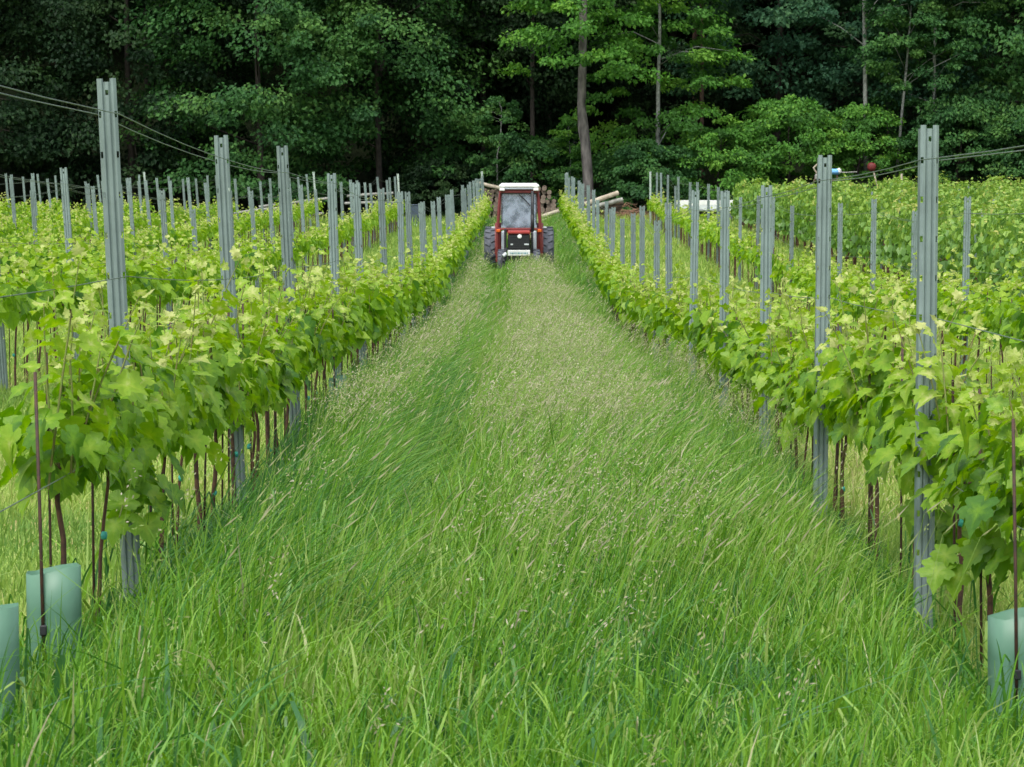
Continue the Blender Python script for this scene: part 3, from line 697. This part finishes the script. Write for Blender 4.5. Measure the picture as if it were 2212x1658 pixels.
# ------------------------------------------------------------------ forest
def crown(H,rx,z0,nclump,per,leaf,flat=.35,droop=.35,shell=.55,conic=0.0,mids=None):
    """foliage in layered sprays; z0 bottom of crown, H top"""
    mb=MB(); C=[];A=[]
    for i in range(nclump):
        t=rng.random()**.9; z=z0+(H-z0)*t
        prof=math.sqrt(max(0.05,1-((t-.35)/.68)**2)) if conic==0 else max(.12,(1-t)*conic+(1-conic)*math.sqrt(max(0,1-t)))
        a=rng.uniform(0,2*math.pi); rr=rx*prof*(shell+(1-shell)*rng.random()**.6)*rng.uniform(.8,1.12)
        C.append([math.cos(a)*rr,math.sin(a)*rr,z-droop*rr*.25]); A.append(a)
    C=np.array(C);A=np.array(A)
    n=nclump*per; idx=np.repeat(np.arange(nclump),per)
    ctint=rng.normal(0,.24,nclump)
    Rc=(rx*.17)*rng.uniform(.6,1.35,nclump)
    u=rng.normal(0,1,(n,3)); u/=np.linalg.norm(u,axis=1)[:,None]; rad=rng.random(n)**(1/2.4)
    out=np.stack([np.cos(A),np.sin(A),0*A],1)[idx]
    tn=np.stack([-np.sin(A),np.cos(A),0*A],1)[idx]
    du=u[:,0]*rad*Rc[idx]*1.5; dv=u[:,1]*rad*Rc[idx]; dw=u[:,2]*rad*Rc[idx]*flat*1.6
    P=C[idx]+out*du[:,None]+tn*dv[:,None]; P[:,2]+=dw-droop*np.abs(du)*.6-droop*.3*np.abs(dv)
    V=out*.6+tn*(u[:,1])[:,None]*.7+rng.normal(0,.5,(n,3)); V[:,2]-=.45
    W=rng.normal(0,.5,(n,3))+out*.35; W[:,2]+=.8
    tint=np.clip(.45+ctint[idx]+.22*u[:,2]*0+rng.normal(0,.16,n),0,1)
    leaves(mb,LEAF_QUAD,P,V,W,leaf*rng.uniform(.7,1.35,n),tint,fold=.2,droop=.2)
    return mb,C
def trunk(H,r0,C,lean=(0,0),nl=12,kink=.1,limb0=0.2):
    mb=MB(); k=8; t=np.linspace(0,1,k)
    x=lean[0]*t*H+np.cumsum(rng.normal(0,kink,k))*.5; y=lean[1]*t*H+np.cumsum(rng.normal(0,kink,k))*.4
    x-=x[0]; y-=y[0]
    r=r0*(1-.8*t); r[0]*=1.25
    mb.tube(np.stack([x,y,t*H-.3*(t==0)],1),r,9)
    sel=rng.choice(len(C),min(nl,len(C)),replace=False)
    for i in sel:
        c=C[i]; tz=np.clip((c[2]-abs(c[0])*.35)/H,limb0,.95)
        b=np.array([np.interp(tz,t,x),np.interp(tz,t,y),tz*H]); m=(b+c)/2+[0,0,.12*np.linalg.norm(c-b)]
        mb.tube([b,m,c],[r0*.3*(1-tz*.6),r0*.18,r0*.05],5)
    return mb
TREES={}
def species(key,H,rx,z0,nclump,per,leaf,bark,r0,nvar=2,lean=(0,0),**kw):
    nl=kw.pop('nl',14); kink=kw.pop('kink',.12)
    L=[]
    for i in range(nvar):
        mb,C=crown(H,rx,z0,nclump,per,leaf,**kw)
        L.append((mb.mesh('tree_crown',[M['leaf_mid']]),trunk(H*.92,r0,C,lean,nl,kink).mesh('tree_trunk',[M[bark]],True)))
    TREES[key]=L
species('maple',15,4.6,1.4,270,150,.17,'bark_dark',.15,3,droop=.45)
species('tall',17,4.2,2.6,220,150,.17,'bark_dark',.16,2,droop=.35)
species('fronds',13,3.0,2.2,150,130,.15,'bark_pale',.11,2,droop=.5,flat=.25,shell=.3)
species('spruce',19,3.0,1.0,230,110,.15,'bark_red',.16,2,conic=.8,droop=.6,shell=.35,nl=20,kink=.03)
species('bush',3.0,2.3,.1,110,110,.13,'bark_dark',.05,3,droop=.25,shell=.5)
species('sapling',5.5,1.6,.6,80,90,.13,'bark_pale',.05,2,droop=.3,shell=.3)
def plant(kind,name,label,cat,x,y,mat_,s=1.0,group=None,v=None,rz=None,bark=None):
    cr,tr=TREES[kind][v if v is not None else int(rng.integers(0,len(TREES[kind])))]
    t=thing(name,label,cat,(x,y,gz(x,y)-.05),rng.uniform(0,6.28) if rz is None else rz,group); t.scale=(s,s,s)
    c=link('crown',cr,t); c.material_slots[0].link='OBJECT'; c.material_slots[0].material=M[mat_]
    b=link('trunk',tr,t)
    if bark: b.material_slots[0].link='OBJECT'; b.material_slots[0].material=M[bark]
    return t
G1='trees along the forest edge'
front=[
 ('maple',-20.5,114,'leaf_dark',1.0,'dark broadleaf tree at the far left end of the forest edge'),
 ('maple',-15.2,115.5,'leaf_dark',1.05,'dark spreading broadleaf tree behind the tallest left post'),
 ('maple',-10.0,114,'leaf_mid',1.0,'broadleaf tree with drooping boughs behind the second left post'),
 ('maple',-5.6,115,'leaf_mid',.95,'full green broadleaf tree above the blue grey bin'),
 ('maple',-1.6,119,'leaf_dark',1.0,'dark tree in the shade above the tractor cab'),
 ('tall',1.0,121,'leaf_dark',1.0,'dark tree directly behind the grey bare trunk'),
 ('fronds',5.0,112.5,'leaf_light',1.0,'light green feathery tree right of the grey bare trunk'),
 ('spruce',6.9,121,'leaf_dark',1.0,'dark spruce behind the reddish pine stem'),
 ('tall',10.0,119,'leaf_blue',1.0,'bluish green tree above the bright bushes on the right'),
 ('maple',14.4,118,'leaf_blue',.95,'grey green broadleaf tree behind the pale leaning sapling'),
 ('maple',19.5,116,'leaf_mid',1.0,'green broadleaf tree at the right end of the forest edge'),
 ('maple',-25,116,'leaf_dark',1.0,'dark broadleaf tree beyond the left picture edge'),
 ('maple',24.5,117,'leaf_mid',1.0,'green broadleaf tree beyond the right picture edge'),
 ('fronds',15.7,114,'leaf_mid',.85,'small airy tree above the nearest right post'),
]
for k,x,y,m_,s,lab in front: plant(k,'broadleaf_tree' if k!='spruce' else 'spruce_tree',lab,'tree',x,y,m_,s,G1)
# deep filler trees
fx=np.linspace(-30,30,18)
for i,x in enumerate(fx):
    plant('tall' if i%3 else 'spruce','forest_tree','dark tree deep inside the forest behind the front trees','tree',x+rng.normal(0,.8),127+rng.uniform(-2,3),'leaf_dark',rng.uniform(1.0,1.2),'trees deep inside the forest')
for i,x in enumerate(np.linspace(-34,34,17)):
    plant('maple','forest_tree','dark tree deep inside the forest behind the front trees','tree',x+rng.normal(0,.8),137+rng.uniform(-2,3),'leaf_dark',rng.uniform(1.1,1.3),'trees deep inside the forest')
# bushes and saplings at the edge
bushes=[('bush',9.9,112.6,'leaf_light',1.02,'bright green rounded bush, tallest at the foot of the right forest'),
 ('bush',7.2,111.5,'leaf_light',.95,'bright green bush left of the tallest bush'),
 ('bush',12.6,113.2,'leaf_light',.9,'yellow green bush behind the stick with the red cap'),
 ('bush',4.6,110.6,'leaf_mid',.95,'green bush between the grey bare trunk and the white trailer'),
 ('bush',16.3,113,'leaf_mid',1.0,'mid green bush at the right end of the forest foot'),
 ('bush',.6,113.5,'leaf_mid',1.0,'shaded green bush just above the tractor roof'),
 ('bush',3.0,113.6,'leaf_mid',.8,'small green bush at the foot of the grey bare trunk'),
 ('sapling',-.9,112.8,'leaf_mid',.85,'thin sapling with loose leaves left of the tractor cab'),
 ('sapling',1.7,112.5,'leaf_light',.7,'light green sapling left of the grey bare trunk'),
 ('bush',-3.0,114,'leaf_dark',.8,'dark low bush behind the blue grey bin'),
 ('bush',19.2,112,'leaf_mid',1.0,'green bush above the mature vines at the right picture edge')]
for k,x,y,m_,s,lab in bushes: plant(k,'bush' if k=='bush' else 'sapling_tree',lab,'bush' if k=='bush' else 'tree',x,y,m_,s,'bushes and saplings at the forest edge')
# distinct visible stems
def stem_tree(name,label,x,y,pts,rad,bark,crown_at,rx,H,mat_,nclump=60,per=110,leaf=.15):
    t=thing(name,label,'tree',(x,y,gz(x,y)-.05),0,G1)
    mb,C=crown(H,rx,crown_at,nclump,per,leaf,droop=.45,shell=.25,flat=.28)
    cx=np.interp(crown_at+1,[p[2] for p in pts],[p[0] for p in pts])
    for a in mb.v: a[:,0]+=cx
    mb.build('crown',M[mat_],t)
    tb=MB(); tb.tube(pts,rad,10)
    for i in range(9):
        c=C[int(rng.integers(len(C)))]+[cx,0,0]; z=max(crown_at*.8,c[2]-1.2); px=np.interp(z,[p[2] for p in pts],[p[0] for p in pts])
        tb.tube([[px,0,z],[(px+c[0])/2,c[1]/2,(z+c[2])/2+.1],c],[rad[0]*.28,rad[0]*.16,.012],5)
    tb.build('trunk',M[bark],t,smooth=True)
    return t
g=2.35
stem_tree('grey_trunk_tree','tree with a thick bare grey trunk beside the tractor lane end',g,110.4,[(.02,0,-.2),(0,0,.6),(-.03,0,1.6),(-.12,.02,2.8),(-.2,.03,3.4),(-.27,.04,4.2),(-.24,.05,5.5),(-.2,.05,8),(-.1,0,11),(0,0,14)],[.25,.215,.2,.19,.21,.165,.16,.15,.11,.05],'bark',5.5,3.0,15,'leaf_light',120,140)
stem_tree('pine_tree','slender pine with a straight reddish stem right of the light green tree',6.75,114.5,[(0,0,-.2),(.02,0,2),(0,0,5),(-.03,0,9),(0,0,15)],[.095,.085,.08,.075,.04],'bark_red',8.5,2.2,16,'leaf_dark')
stem_tree('birch_tree','slender tree with a pale grey stem above the bright right bushes',12.9,113.8,[(.06,0,-.2),(.04,0,1.5),(0,.0,4),(-.05,0,7),(-.04,0,12)],[.1,.085,.08,.075,.03],'bark_pale',6.2,2.6,13,'leaf_blue',50)
stem_tree('leaning_tree','thin pale leaning sapling stem left of the nearest right post',14.15,113.2,[(-.12,0,-.2),(-.02,0,1.2),(.1,0,2.6),(.25,0,4.2),(.42,0,6.5)],[.07,.055,.05,.045,.02],'bark_pale',4.2,2.2,7.5,'leaf_mid',40)
stem_tree('shaded_tree','dark thin trunk in the shade above the tractor',.28,116,[(0,0,-.2),(.02,0,2),(0,0,5),(.05,0,10)],[.12,.1,.09,.05],'bark_dark',6,2.8,12,'leaf_dark',50)

# ------------------------------------------------------------------ tractor
def tractor(x,y):
    t=thing('tractor','small red narrow vineyard tractor with white cab roof facing the camera in the lane','tractor',(x,y,gz(x,y+.9)),0)
    t.rotation_euler.x=math.atan(.0335)
    # front at y=0 ; facing -Y
    b=MB(); b.box((0,1.2,.62),(.34,1.6,.3),bevel=.03); b.box((0,2.2,.62),(.5,.7,.4),bevel=.04); b.box((0,.42,.42),(.7,.14,.12),bevel=.02); b.build('chassis',M['black'],t)
    h=MB(); h.box((0,.95,.86),(.47,1.2,.2),bevel=.05); h.box((0,.30,.965),(.48,.12,.075),bevel=.02); hood=h.build('hood',M['red'],t)
    g=MB(); g.box((0,.31,.76),(.46,.07,.33),bevel=.02)
    for k in range(6): g.box((0,.272,.64+k*.045),(.42,.012,.012))
    gr=g.build('grille',M['black'],t)
    l=MB(); l.lathe([(0,-.02),(.03,-.018),(.045,-.004),(.048,.02),(0,.02)],c=(.015,.262,.875),axis='y',seg=16); l.build('headlight',M['lens'],gr)
    l=MB(); l.box((-.15,.268,.71),(.05,.02,.03),bevel=.005); l.build('marker_lamp',M['offwhite'],gr)
    l=MB(); l.box((.16,.268,.71),(.1,.02,.03),bevel=.005); l.build('emblem',M['offwhite'],gr)
    p=MB(); p.box((0,.22,.535),(.47,.03,.12),bevel=.008); pl=p.build('front_plate',M['white'],t)
    # pale illegible blue marks across the plate
    w=MB(); xx=-.19
    for k,(ww,hh) in enumerate([(.02,.034),(.05,.03),(.028,.036),(.02,.028),(.045,.032),(.03,.03),(.02,.036),(.05,.03),(.02,.032)]):
        w.box((xx+ww/2,.2035,.53),(ww,.003,hh)); xx+=ww+.012
    w.build('lettering',M['bluetxt'],pl)
    q=MB(); q.box((-.285,.62,.78),(.05,.06,.5),bevel=.012); q.box((.275,.6,.74),(.05,.06,.44),bevel=.012); q.build('front_bracket',M['black'],t)
    # side panels
    for s in (-1,1):
        q=MB(); q.box((s*.335,1.15,.76),(.075,.5,.42),bevel=.02); q.build('side_panel',M['greypaint'],t)
    # cab frame
    def beam(mb,a,c,wd=.055,dp=.06): 
        mb.tube([a,[(a[i]+c[i])/2 for i in range(3)],c],wd/1.8,4)
    f=MB()
    for s in (-1,1):
        beam(f,[s*.455,1.45,.98],[s*.40,1.5,1.80]); beam(f,[s*.47,2.5,.98],[s*.41,2.45,1.80]); beam(f,[s*.455,1.45,.98],[s*.47,2.5,.98]); beam(f,[s*.46,1.42,.3],[s*.455,1.45,1.0],.07)
    f.box((0,1.46,1.80),(.8,.07,.06),bevel=.01); f.box((0,2.46,1.80),(.8,.07,.06),bevel=.01); f.box((0,1.44,1.0),(.9,.05,.05),bevel=.01)
    f.build('cab_frame',M['red_dull'],t)
    ws=MB(); ws.box((0,1.475,1.40),(.76,.012,.74),rot=[[1,0,0],[0,.996,.087],[0,-.087,.996]]); wsn=ws.build('windscreen',M['glass'],t)
    sl=MB(); sl.box((0,1.452,1.06),(.72,.02,.03)); sl.box((0,1.452,1.765),(.74,.02,.025)); sl.box((-.365,1.452,1.41),(.02,.02,.7)); sl.box((.365,1.452,1.41),(.02,.02,.7)); sl.build('windscreen_seal',M['black'],wsn)
    wi=MB(); wi.tube([[.0,1.44,1.74],[.12,1.435,1.63],[.24,1.44,1.5]],.012,5); wi.build('wiper',M['black'],wsn)
    rw=MB(); rw.box((0,2.49,1.40),(.76,.012,.74)); rw.build('rear_window',M['glass'],t)
    for s in (-1,1):
        d=MB(); d.box((s*.435,1.97,1.40),(.012,.9,.74)); d.build('side_window',M['glass'],t)
    # interior: seat, driver wheel and grey dash
    i=MB(); i.box((0,2.15,.95),(.42,.42,.12),bevel=.04); i.box((0,2.36,1.22),(.42,.1,.5),bevel=.04); i.build('seat',M['bluegrey'],t)
    i=MB(); th=np.linspace(0,2*np.pi,17); i.tube(np.stack([.17*np.cos(th),1.72+.06*np.sin(th),1.2+.15*np.sin(th)],1),.014,6,cap=False); i.tube([[0,1.6,.98],[0,1.72,1.2]],.025,6); i.build('steering_wheel',M['black'],t)
    i=MB(); i.box((0,1.6,1.0),(.6,.2,.14),bevel=.03); i.build('dashboard',M['red_dull'],t)
    # roof
    r=MB(); r.box((0,1.97,1.915),(.86,1.2,.07),bevel=.025); r.box((0,1.97,1.955),(.78,1.1,.03),bevel=.012); rf=r.build('roof',M['white'],t)
    r=MB(); r.box((0,1.40,1.862),(.6,.05,.035),bevel=.01); r.build('roof_trim',M['greypaint'],rf)
    for s in (-1,1):
        r=MB(); r.box((s*.36,1.37,1.845),(.11,.07,.055),bevel=.012); r.build('work_lamp',M['lens'],rf)
    # exhaust
    e=MB(); e.tube([[.285,1.05,.75],[.285,1.0,1.0],[.285,.98,1.3],[.285,.98,1.82]],[.034,.038,.038,.03],10); e.tube([[.285,.99,.98],[.285,.98,1.32]],.042,10); e.build('exhaust_pipe',M['black'],t,smooth=True)
    # fenders
    for s in (-1,1):
        f=MB(); V=[];F=[]
        th=np.linspace(-.2,math.pi*.95,11); xr=(s*.38,s*.52)
        for k,a in enumerate(th):
            for xx in xr: V.append([xx,2.15-math.cos(a)*.58,.54+math.sin(a)*.58])
            for xx in xr: V.append([xx,2.15-math.cos(a)*.56,.54+math.sin(a)*.56])
        for k in range(10):
            o=k*4; F+= [[o,o+1,o+5,o+4],[o+2,o+6,o+7,o+3],[o,o+4,o+6,o+2],[o+1,o+3,o+7,o+5]]
        f.add(V,F); f.box((s*.40,1.62,.72),(.05,.12,.55),bevel=.015)
        fo=f.build('fender',M['red_dull'],t)
        n=MB(); n.box((s*.44,1.41,.965),(.09,.06,.07),bevel=.015); n.build('indicator',M['orange'],fo)
        m=MB(); m.box((s*.55,1.56,1.03),(.08,.03,.04),bevel=.01); m.build('marker',M['offwhite'],fo)
    def wheel(cx,cy,rad,wd,name):
        ty=MB(); a=wd/2
        ty.lathe([(rad*.56,-a*.9),(rad*.78,-a),(rad*.88,-a*.93),(rad*.945,-a*.7),(rad*.975,0),(rad*.945,a*.7),(rad*.88,a*.93),(rad*.78,a),(rad*.56,a*.9),(rad*.56,-a*.9)],axis='x',seg=36)
        nb=20
        for k in range(nb):
            for s in (-1,1):
                an=2*math.pi*(k+(.5 if s>0 else 0))/nb; 
                ca,sa=math.cos(an),math.sin(an); rot=np.array([[1,0,0],[0,ca,-sa],[0,sa,ca]])@np.array([[math.cos(s*.6),0,math.sin(s*.6)*0],[0,1,0],[0,0,1]])
                tw=np.array([[math.cos(.5),-s*math.sin(.5),0],[s*math.sin(.5),math.cos(.5),0],[0,0,1]])
                rr=np.array([[1,0,0],[0,ca,-sa],[0,sa,ca]])@tw
                c=np.array([[1,0,0],[0,ca,-sa],[0,sa,ca]])@np.array([s*a*.42,0,rad*.965]); ty.box(c,(a*.8,rad*.075,rad*.075),rot=rr)
        w=ty.build(name,M['rubber'],t); w.location=(cx,cy,rad-.02)
        ri=MB(); ri.lathe([(0,-a*.3),(rad*.2,-a*.35),(rad*.5,-a*.6),(rad*.57,-a*.9),(rad*.57,a*.9),(rad*.5,a*.6),(rad*.2,a*.35),(0,a*.3)],axis='x',seg=24); ri.build('rim',M['red_dull'],w)
    for s in (-1,1): wheel(s*.615,2.1,.53,.27,'rear_wheel')
    for s in (-1,1): wheel(s*.37,.55,.31,.16,'front_wheel')
    m=MB(); m.tube([[-.44,1.45,1.55],[-.56,1.42,1.55]],.01,5); m.box((-.585,1.41,1.52),(.07,.02,.14),bevel=.01)
    # front mower linkage at the left
    q=MB(); q.tube([[-.26,.3,.62],[-.3,.15,.5],[-.33,.05,.36]],[.03,.028,.02],8); q.tube([[-.34,.4,.5],[-.36,.1,.25],[-.34,.0,.1]],.035,8); q.build('front_linkage',M['black'],t)
    q=MB(); q.tube([[-.27,.1,.53],[-.33,.06,.47]],.035,8); q.build('linkage_cap',M['offwhite'],t)
    return t
tractor(-.127,62.4)

# ------------------------------------------------------------------ wood piles and yard things behind the rows
def log_mesh(L,r,bark,end):
    mb=MB(); n=7; xs=np.linspace(-L/2,L/2,n); jz=np.cumsum(rng.normal(0,.008,n))
    pts=np.stack([xs,np.cumsum(rng.normal(0,.008,n)),jz],1)
    seg=10; rad=r*(1+rng.normal(0,.04,n)); mb.tube(pts,rad,seg,cap=False)
    for e,s in ((0,-1),(n-1,1)):
        th=np.linspace(0,2*np.pi,seg,endpoint=False)
        V=[[pts[e][0]+s*.002,pts[e][1]+rad[e]*math.cos(a)*.99,pts[e][2]+rad[e]*math.sin(a)*.99] for a in th]
        mb.add(V,[list(range(seg)) if s>0 else list(range(seg))[::-1]],1)
    return mb.mesh('log',[M[bark],M[end]])
LOGS=[log_mesh(1.0,rng.uniform(.07,.12),'wood','woodend') for i in range(5)]
cnt=0
for row in range(8):
    xx=-1.55+row*.02
    while xx<1.5-row*.1:
        r_=.1; m_=random.choice(LOGS); y=109.2+rng.normal(0,.05)
        o=link('log',m_); o.location=(xx,y,gz(xx,109.2)+.09+row*.155); o.rotation_euler=(random.uniform(0,6.28),random.gauss(0,.03),math.pi/2+random.gauss(0,.06))
        tag(o,'short sawn log in the firewood stack behind the tractor','log','sawn logs in the firewood stack'); xx+=.21
# long logs
def long_log(a,b,r,bark,end,label,grp='long logs lying beside the firewood stack'):
    a=np.array(a,float); b=np.array(b,float); L=np.linalg.norm(b-a); me=log_mesh(L,r,bark,end)
    o=link('log',me); o.location=(a+b)/2; d=(b-a)/L
    o.rotation_euler=Vector(d).to_track_quat('X','Z').to_euler(); tag(o,label,'log',grp)
def atp(px,py,Y): return [ (px-1134)/SY*Y, Y, CAMZ+(538-py)/SY*Y ]
long_log(atp(1030,396,108.4),atp(1082,406,108.6),.07,'woodpale','woodpale','pale beam sloping over the firewood stack left of the tractor cab')
long_log(atp(1165,470,107.4),atp(1222,452,107.6),.075,'woodpale','woodend','pale log leaning right of the tractor cab')
long_log(atp(1168,478,107.1),atp(1222,464,107.0),.06,'woodpale','woodend','lower pale log under the one leaning right of the tractor')
long_log(atp(1262,443,106.6),atp(1335,420,107),.085,'woodpale','woodend','pale debarked log sticking up from the brush heap')
long_log(atp(1255,457,106.4),atp(1345,432,106.9),.08,'woodgrey','woodend','weathered grey log under the pale log on the brush heap')
for i in range(5): long_log(atp(1245+i*6,475-i*7,106.8),atp(1330+i*4,462-i*5,107.2),.07,'wood','woodend','bark covered log in the low heap right of the lane','bark covered logs in the low heap')
for i,(a,b) in enumerate((((505,462),(640,447)),((512,472),(625,462)),((540,455),(650,452)),((630,468),(700,462)),((560,448),(720,428)))):
    long_log(atp(*a,107+i*.2),atp(*b,107.2+i*.2),.05,'woodgrey','woodgrey','weathered grey pole lying behind the left rows','weathered poles behind the left rows')
for i,(a,b) in enumerate((((745,440),(860,438)),((750,425),(850,420)))):
    long_log(atp(*a,108.5),atp(*b,108.6),.05,'woodgrey','woodgrey',('lower','upper')[i]+' grey fence rail crossing the dark gap left of the blue grey bin','fence rails')
# brush heap
def brush(x,y):
    mb=MB()
    for i in range(420):
        a=rng.uniform(0,6.28); el=rng.uniform(0,.7); L=rng.uniform(.3,1.0)
        c=np.array([x+rng.normal(0,.75),y+rng.normal(0,.4),0]); c[2]=gz(c[0],c[1])+abs(rng.normal(.1,.22))*max(.2,1-abs(c[0]-x)/1.8)+.1
        d=np.array([math.cos(a)*math.cos(el),math.sin(a)*math.cos(el),math.sin(el)*.6])*L/2
        mb.tube([c-d,c+rng.normal(0,.04,3),c+d],[.016,.012,.005],4,cap=False)
    o=mb.build('brush_heap',M['brush']); tag(o,'reddish brown heap of dry twigs and branches right of the lane end','brush heap')
brush(3.7,107.2)
# blue grey bin
def bin_(x,y):
    t=thing('wheelie_bin','dark blue grey bin in the shade at the end of the left rows','bin',(x,y,gz(x,y)))
    mb=MB(); V=[]; 
    for z,a in ((.06,.15),(.74,.19)):
        V+=[[-a,-a,z],[a,-a,z],[a,a,z],[-a,a,z]]
    mb.add(V,[[0,3,2,1],[4,5,6,7],[0,1,5,4],[1,2,6,5],[2,3,7,6],[3,0,4,7]]); mb.build('body',M['bluegrey'],t)
    mb=MB(); mb.box((0,0,.765),(.42,.42,.045),bevel=.015); mb.box((0,.22,.76),(.36,.04,.03)); mb.build('lid',M['bluegrey'],t)
    for s in (-1,1):
        mb=MB(); mb.lathe([(0,-.02),(.075,-.02),(.08,0),(.075,.02),(0,.02)],axis='x',seg=16); w=mb.build('wheel',M['black'],t); w.location=(s*.17,.16,.08)
bin_(-3.95,106.3)
sl=MB(); sl.box((0,0,.05),(.5,.3,.1),bevel=.02); s_=sl.build('stone_slab',M['offwhite']); s_.location=(-4.0,105.6,gz(-4,105.6)); tag(s_,'pale stone slab on the ground in front of the blue grey bin','slab')
# white trailer
def trailer(x,y):
    z=gz(x,y); t=thing('flat_trailer','low white flat trailer parked behind the rows right of the lane','trailer',(x,y,z))
    mb=MB(); mb.box((0,0,.52),(1.95,1.1,.06),bevel=.015); mb.build('bed',M['offwhite'],t)
    mb=MB(); mb.box((0,-.56,.72),(1.95,.03,.17),bevel=.008); mb.box((0,.56,.72),(1.95,.03,.17),bevel=.008); mb.box((-.985,0,.72),(.03,1.09,.17),bevel=.008); mb.box((.985,0,.72),(.03,1.09,.17),bevel=.008)
    mb.build('side_boards',M['white'],t)
    mb=MB(); mb.box((0,-.545,.53),(1.9,.04,.2),bevel=.01)
    for k in range(7): mb.box((-.84+k*.28,-.572,.53),(.05,.014,.2))
    mb.build('frame',M['offwhite'],t)
    mb=MB(); mb.box((0,0,.37),(1.7,.8,.1),bevel=.02); mb.build('axle_beam',M['black'],t)
    for s in (-1,1):
        for q in (-1,1):
            w=MB(); w.lathe([(.09,-.06),(.2,-.07),(.22,-.04),(.22,.04),(.2,.07),(.09,.06),(0,.05)],axis='y',seg=20); w.lathe([(0,-.05),(.09,-.06)],axis='y',seg=20); o=w.build('wheel',M['rubber'],t); o.location=(s*.72,q*.5,.21)
    mb=MB(); mb.tube([[-.55,-.62,.48],[-.45,-.8,.2],[-.42,-.86,.03]],.03,8); mb.tube([[-.45,-.8,.2],[-.3,-.6,.42]],.02,6); mb.build('drawbar',M['white'],t)
trailer(6.3,104.9)
# small machine with blue tank, standing at the wood edge behind the mature vines
def machine(x,y):
    t=thing('garden_machine','small two wheeled garden machine with blue and white tank above the mature vines','garden machine',(x,y,gz(x,y)))
    for s in (-.62,.42):
        w=MB(); w.lathe([(.06,-.05),(.15,-.06),(.17,-.03),(.17,.03),(.15,.06),(.06,.05)],axis='y',seg=20); w.lathe([(0,-.03),(.07,-.04),(.07,.04),(0,.03)],axis='y',seg=12); o=w.build('wheel',M['rubber'],t); o.location=(s,0,.17)
    f=MB(); f.tube([[-.62,0,.17],[-.5,0,.5],[-.4,0,.8]],.03,8); f.tube([[.42,0,.17],[.36,0,.45],[.3,0,.66]],.035,8); f.tube([[-.5,0,.5],[-.1,0,.42],[.36,0,.45]],.045,8); f.build('frame',M['wood'],t)
    e=MB(); e.box((-.35,0,.58),(.3,.26,.24),bevel=.05); e.box((-.1,0,.55),(.3,.24,.2),bevel=.05); e.build('engine',M['woodgrey'],t)
    k=MB(); k.box((.2,0,.78),(.5,.3,.2),bevel=.07); tk=k.build('tank',M['blue'],t)
    k=MB(); k.box((.38,0,.80),(.17,.31,.21),bevel=.06); k.build('tank_cap',M['white'],tk)
    h=MB(); h.tube([[-.42,-.1,.72],[-.55,-.15,.92],[-.38,-.2,1.08]],.022,6); h.tube([[-.42,.1,.72],[-.55,.15,.92],[-.38,.2,1.08]],.022,6); h.build('handlebar',M['woodpale'],t)
    h=MB(); h.tube([[.42,0,.75],[.7,0,.75],[1.05,0,.77]],.022,6); h.build('rear_bar',M['woodgrey'],t)
machine(11.15,110.0)
def capstick(x,y):
    t=thing('marker_stick','short pale leaning stick with a round red cap above the mature vines','marker',(x,y,gz(x,y)))
    mb=MB(); mb.tube([[.25,0,-.1],[.1,0,.45],[0,0,.85]],.03,8); mb.build('stick',M['woodpale'],t,smooth=True)
    mb=MB(); mb.lathe([(0,-.17),(.1,-.15),(.155,-.06),(.165,.04),(.12,.13),(0,.16)],c=(-.06,0,.98),axis='z',seg=20); mb.build('cap',M['red_cap'],t,smooth=True)
capstick(12.75,109.6)
w=MB(); w.tube([[0,0,-.1],[.01,0,.9],[0,0,1.75]],.035,8); o=w.build('short_post',M['woodpale']); o.location=(11.95,95,gz(11.95,95)+.15); tag(o,'thin white marker post rising out of the mature vines','post')

# ------------------------------------------------------------------ camera, light, world
cam=bpy.data.cameras.new('Camera'); co=link('Camera',cam); scene.camera=co
cam.sensor_width=36; cam.lens=SY/2212*36; cam.clip_end=2000
co.location=(0,0,CAMZ)
cam.dof.use_dof=True; cam.dof.focus_distance=17; cam.dof.aperture_fstop=24
pitch=math.atan(291/SY); yaw=math.atan(28/SY)
co.rotation_euler=(math.pi/2-pitch,0,yaw)
w=bpy.data.worlds.new('World'); scene.world=w; w.use_nodes=True; nt=w.node_tree
bg=nt.nodes['Background']; sky=nt.nodes.new('ShaderNodeTexSky'); sky.sky_type='NISHITA'; sky.sun_disc=False
SE,SA=R(58),R(200)
sky.sun_elevation=SE; sky.sun_rotation=SA; sky.air_density=1.0; sky.dust_density=4.0; sky.ozone_density=1.0
hs=nt.nodes.new('ShaderNodeHueSaturation'); hs.inputs['Saturation'].default_value=.45
nt.links.new(sky.outputs[0],hs.inputs['Color']); nt.links.new(hs.outputs[0],bg.inputs['Color']); bg.inputs['Strength'].default_value=.15
su=bpy.data.lights.new('Sun','SUN'); su.energy=1.1; su.angle=R(25); su.color=(1,.96,.9); so=link('Sun',su)
d=Vector((math.sin(SA)*math.cos(SE),math.cos(SA)*math.cos(SE),math.sin(SE)))
so.rotation_euler=d.to_track_quat('Z','Y').to_euler()
scene.view_settings.view_transform='Standard'; scene.view_settings.look='None'; scene.view_settings.exposure=.94; scene.view_settings.gamma=1
scene.cycles.max_bounces=8; scene.cycles.transparent_max_bounces=12
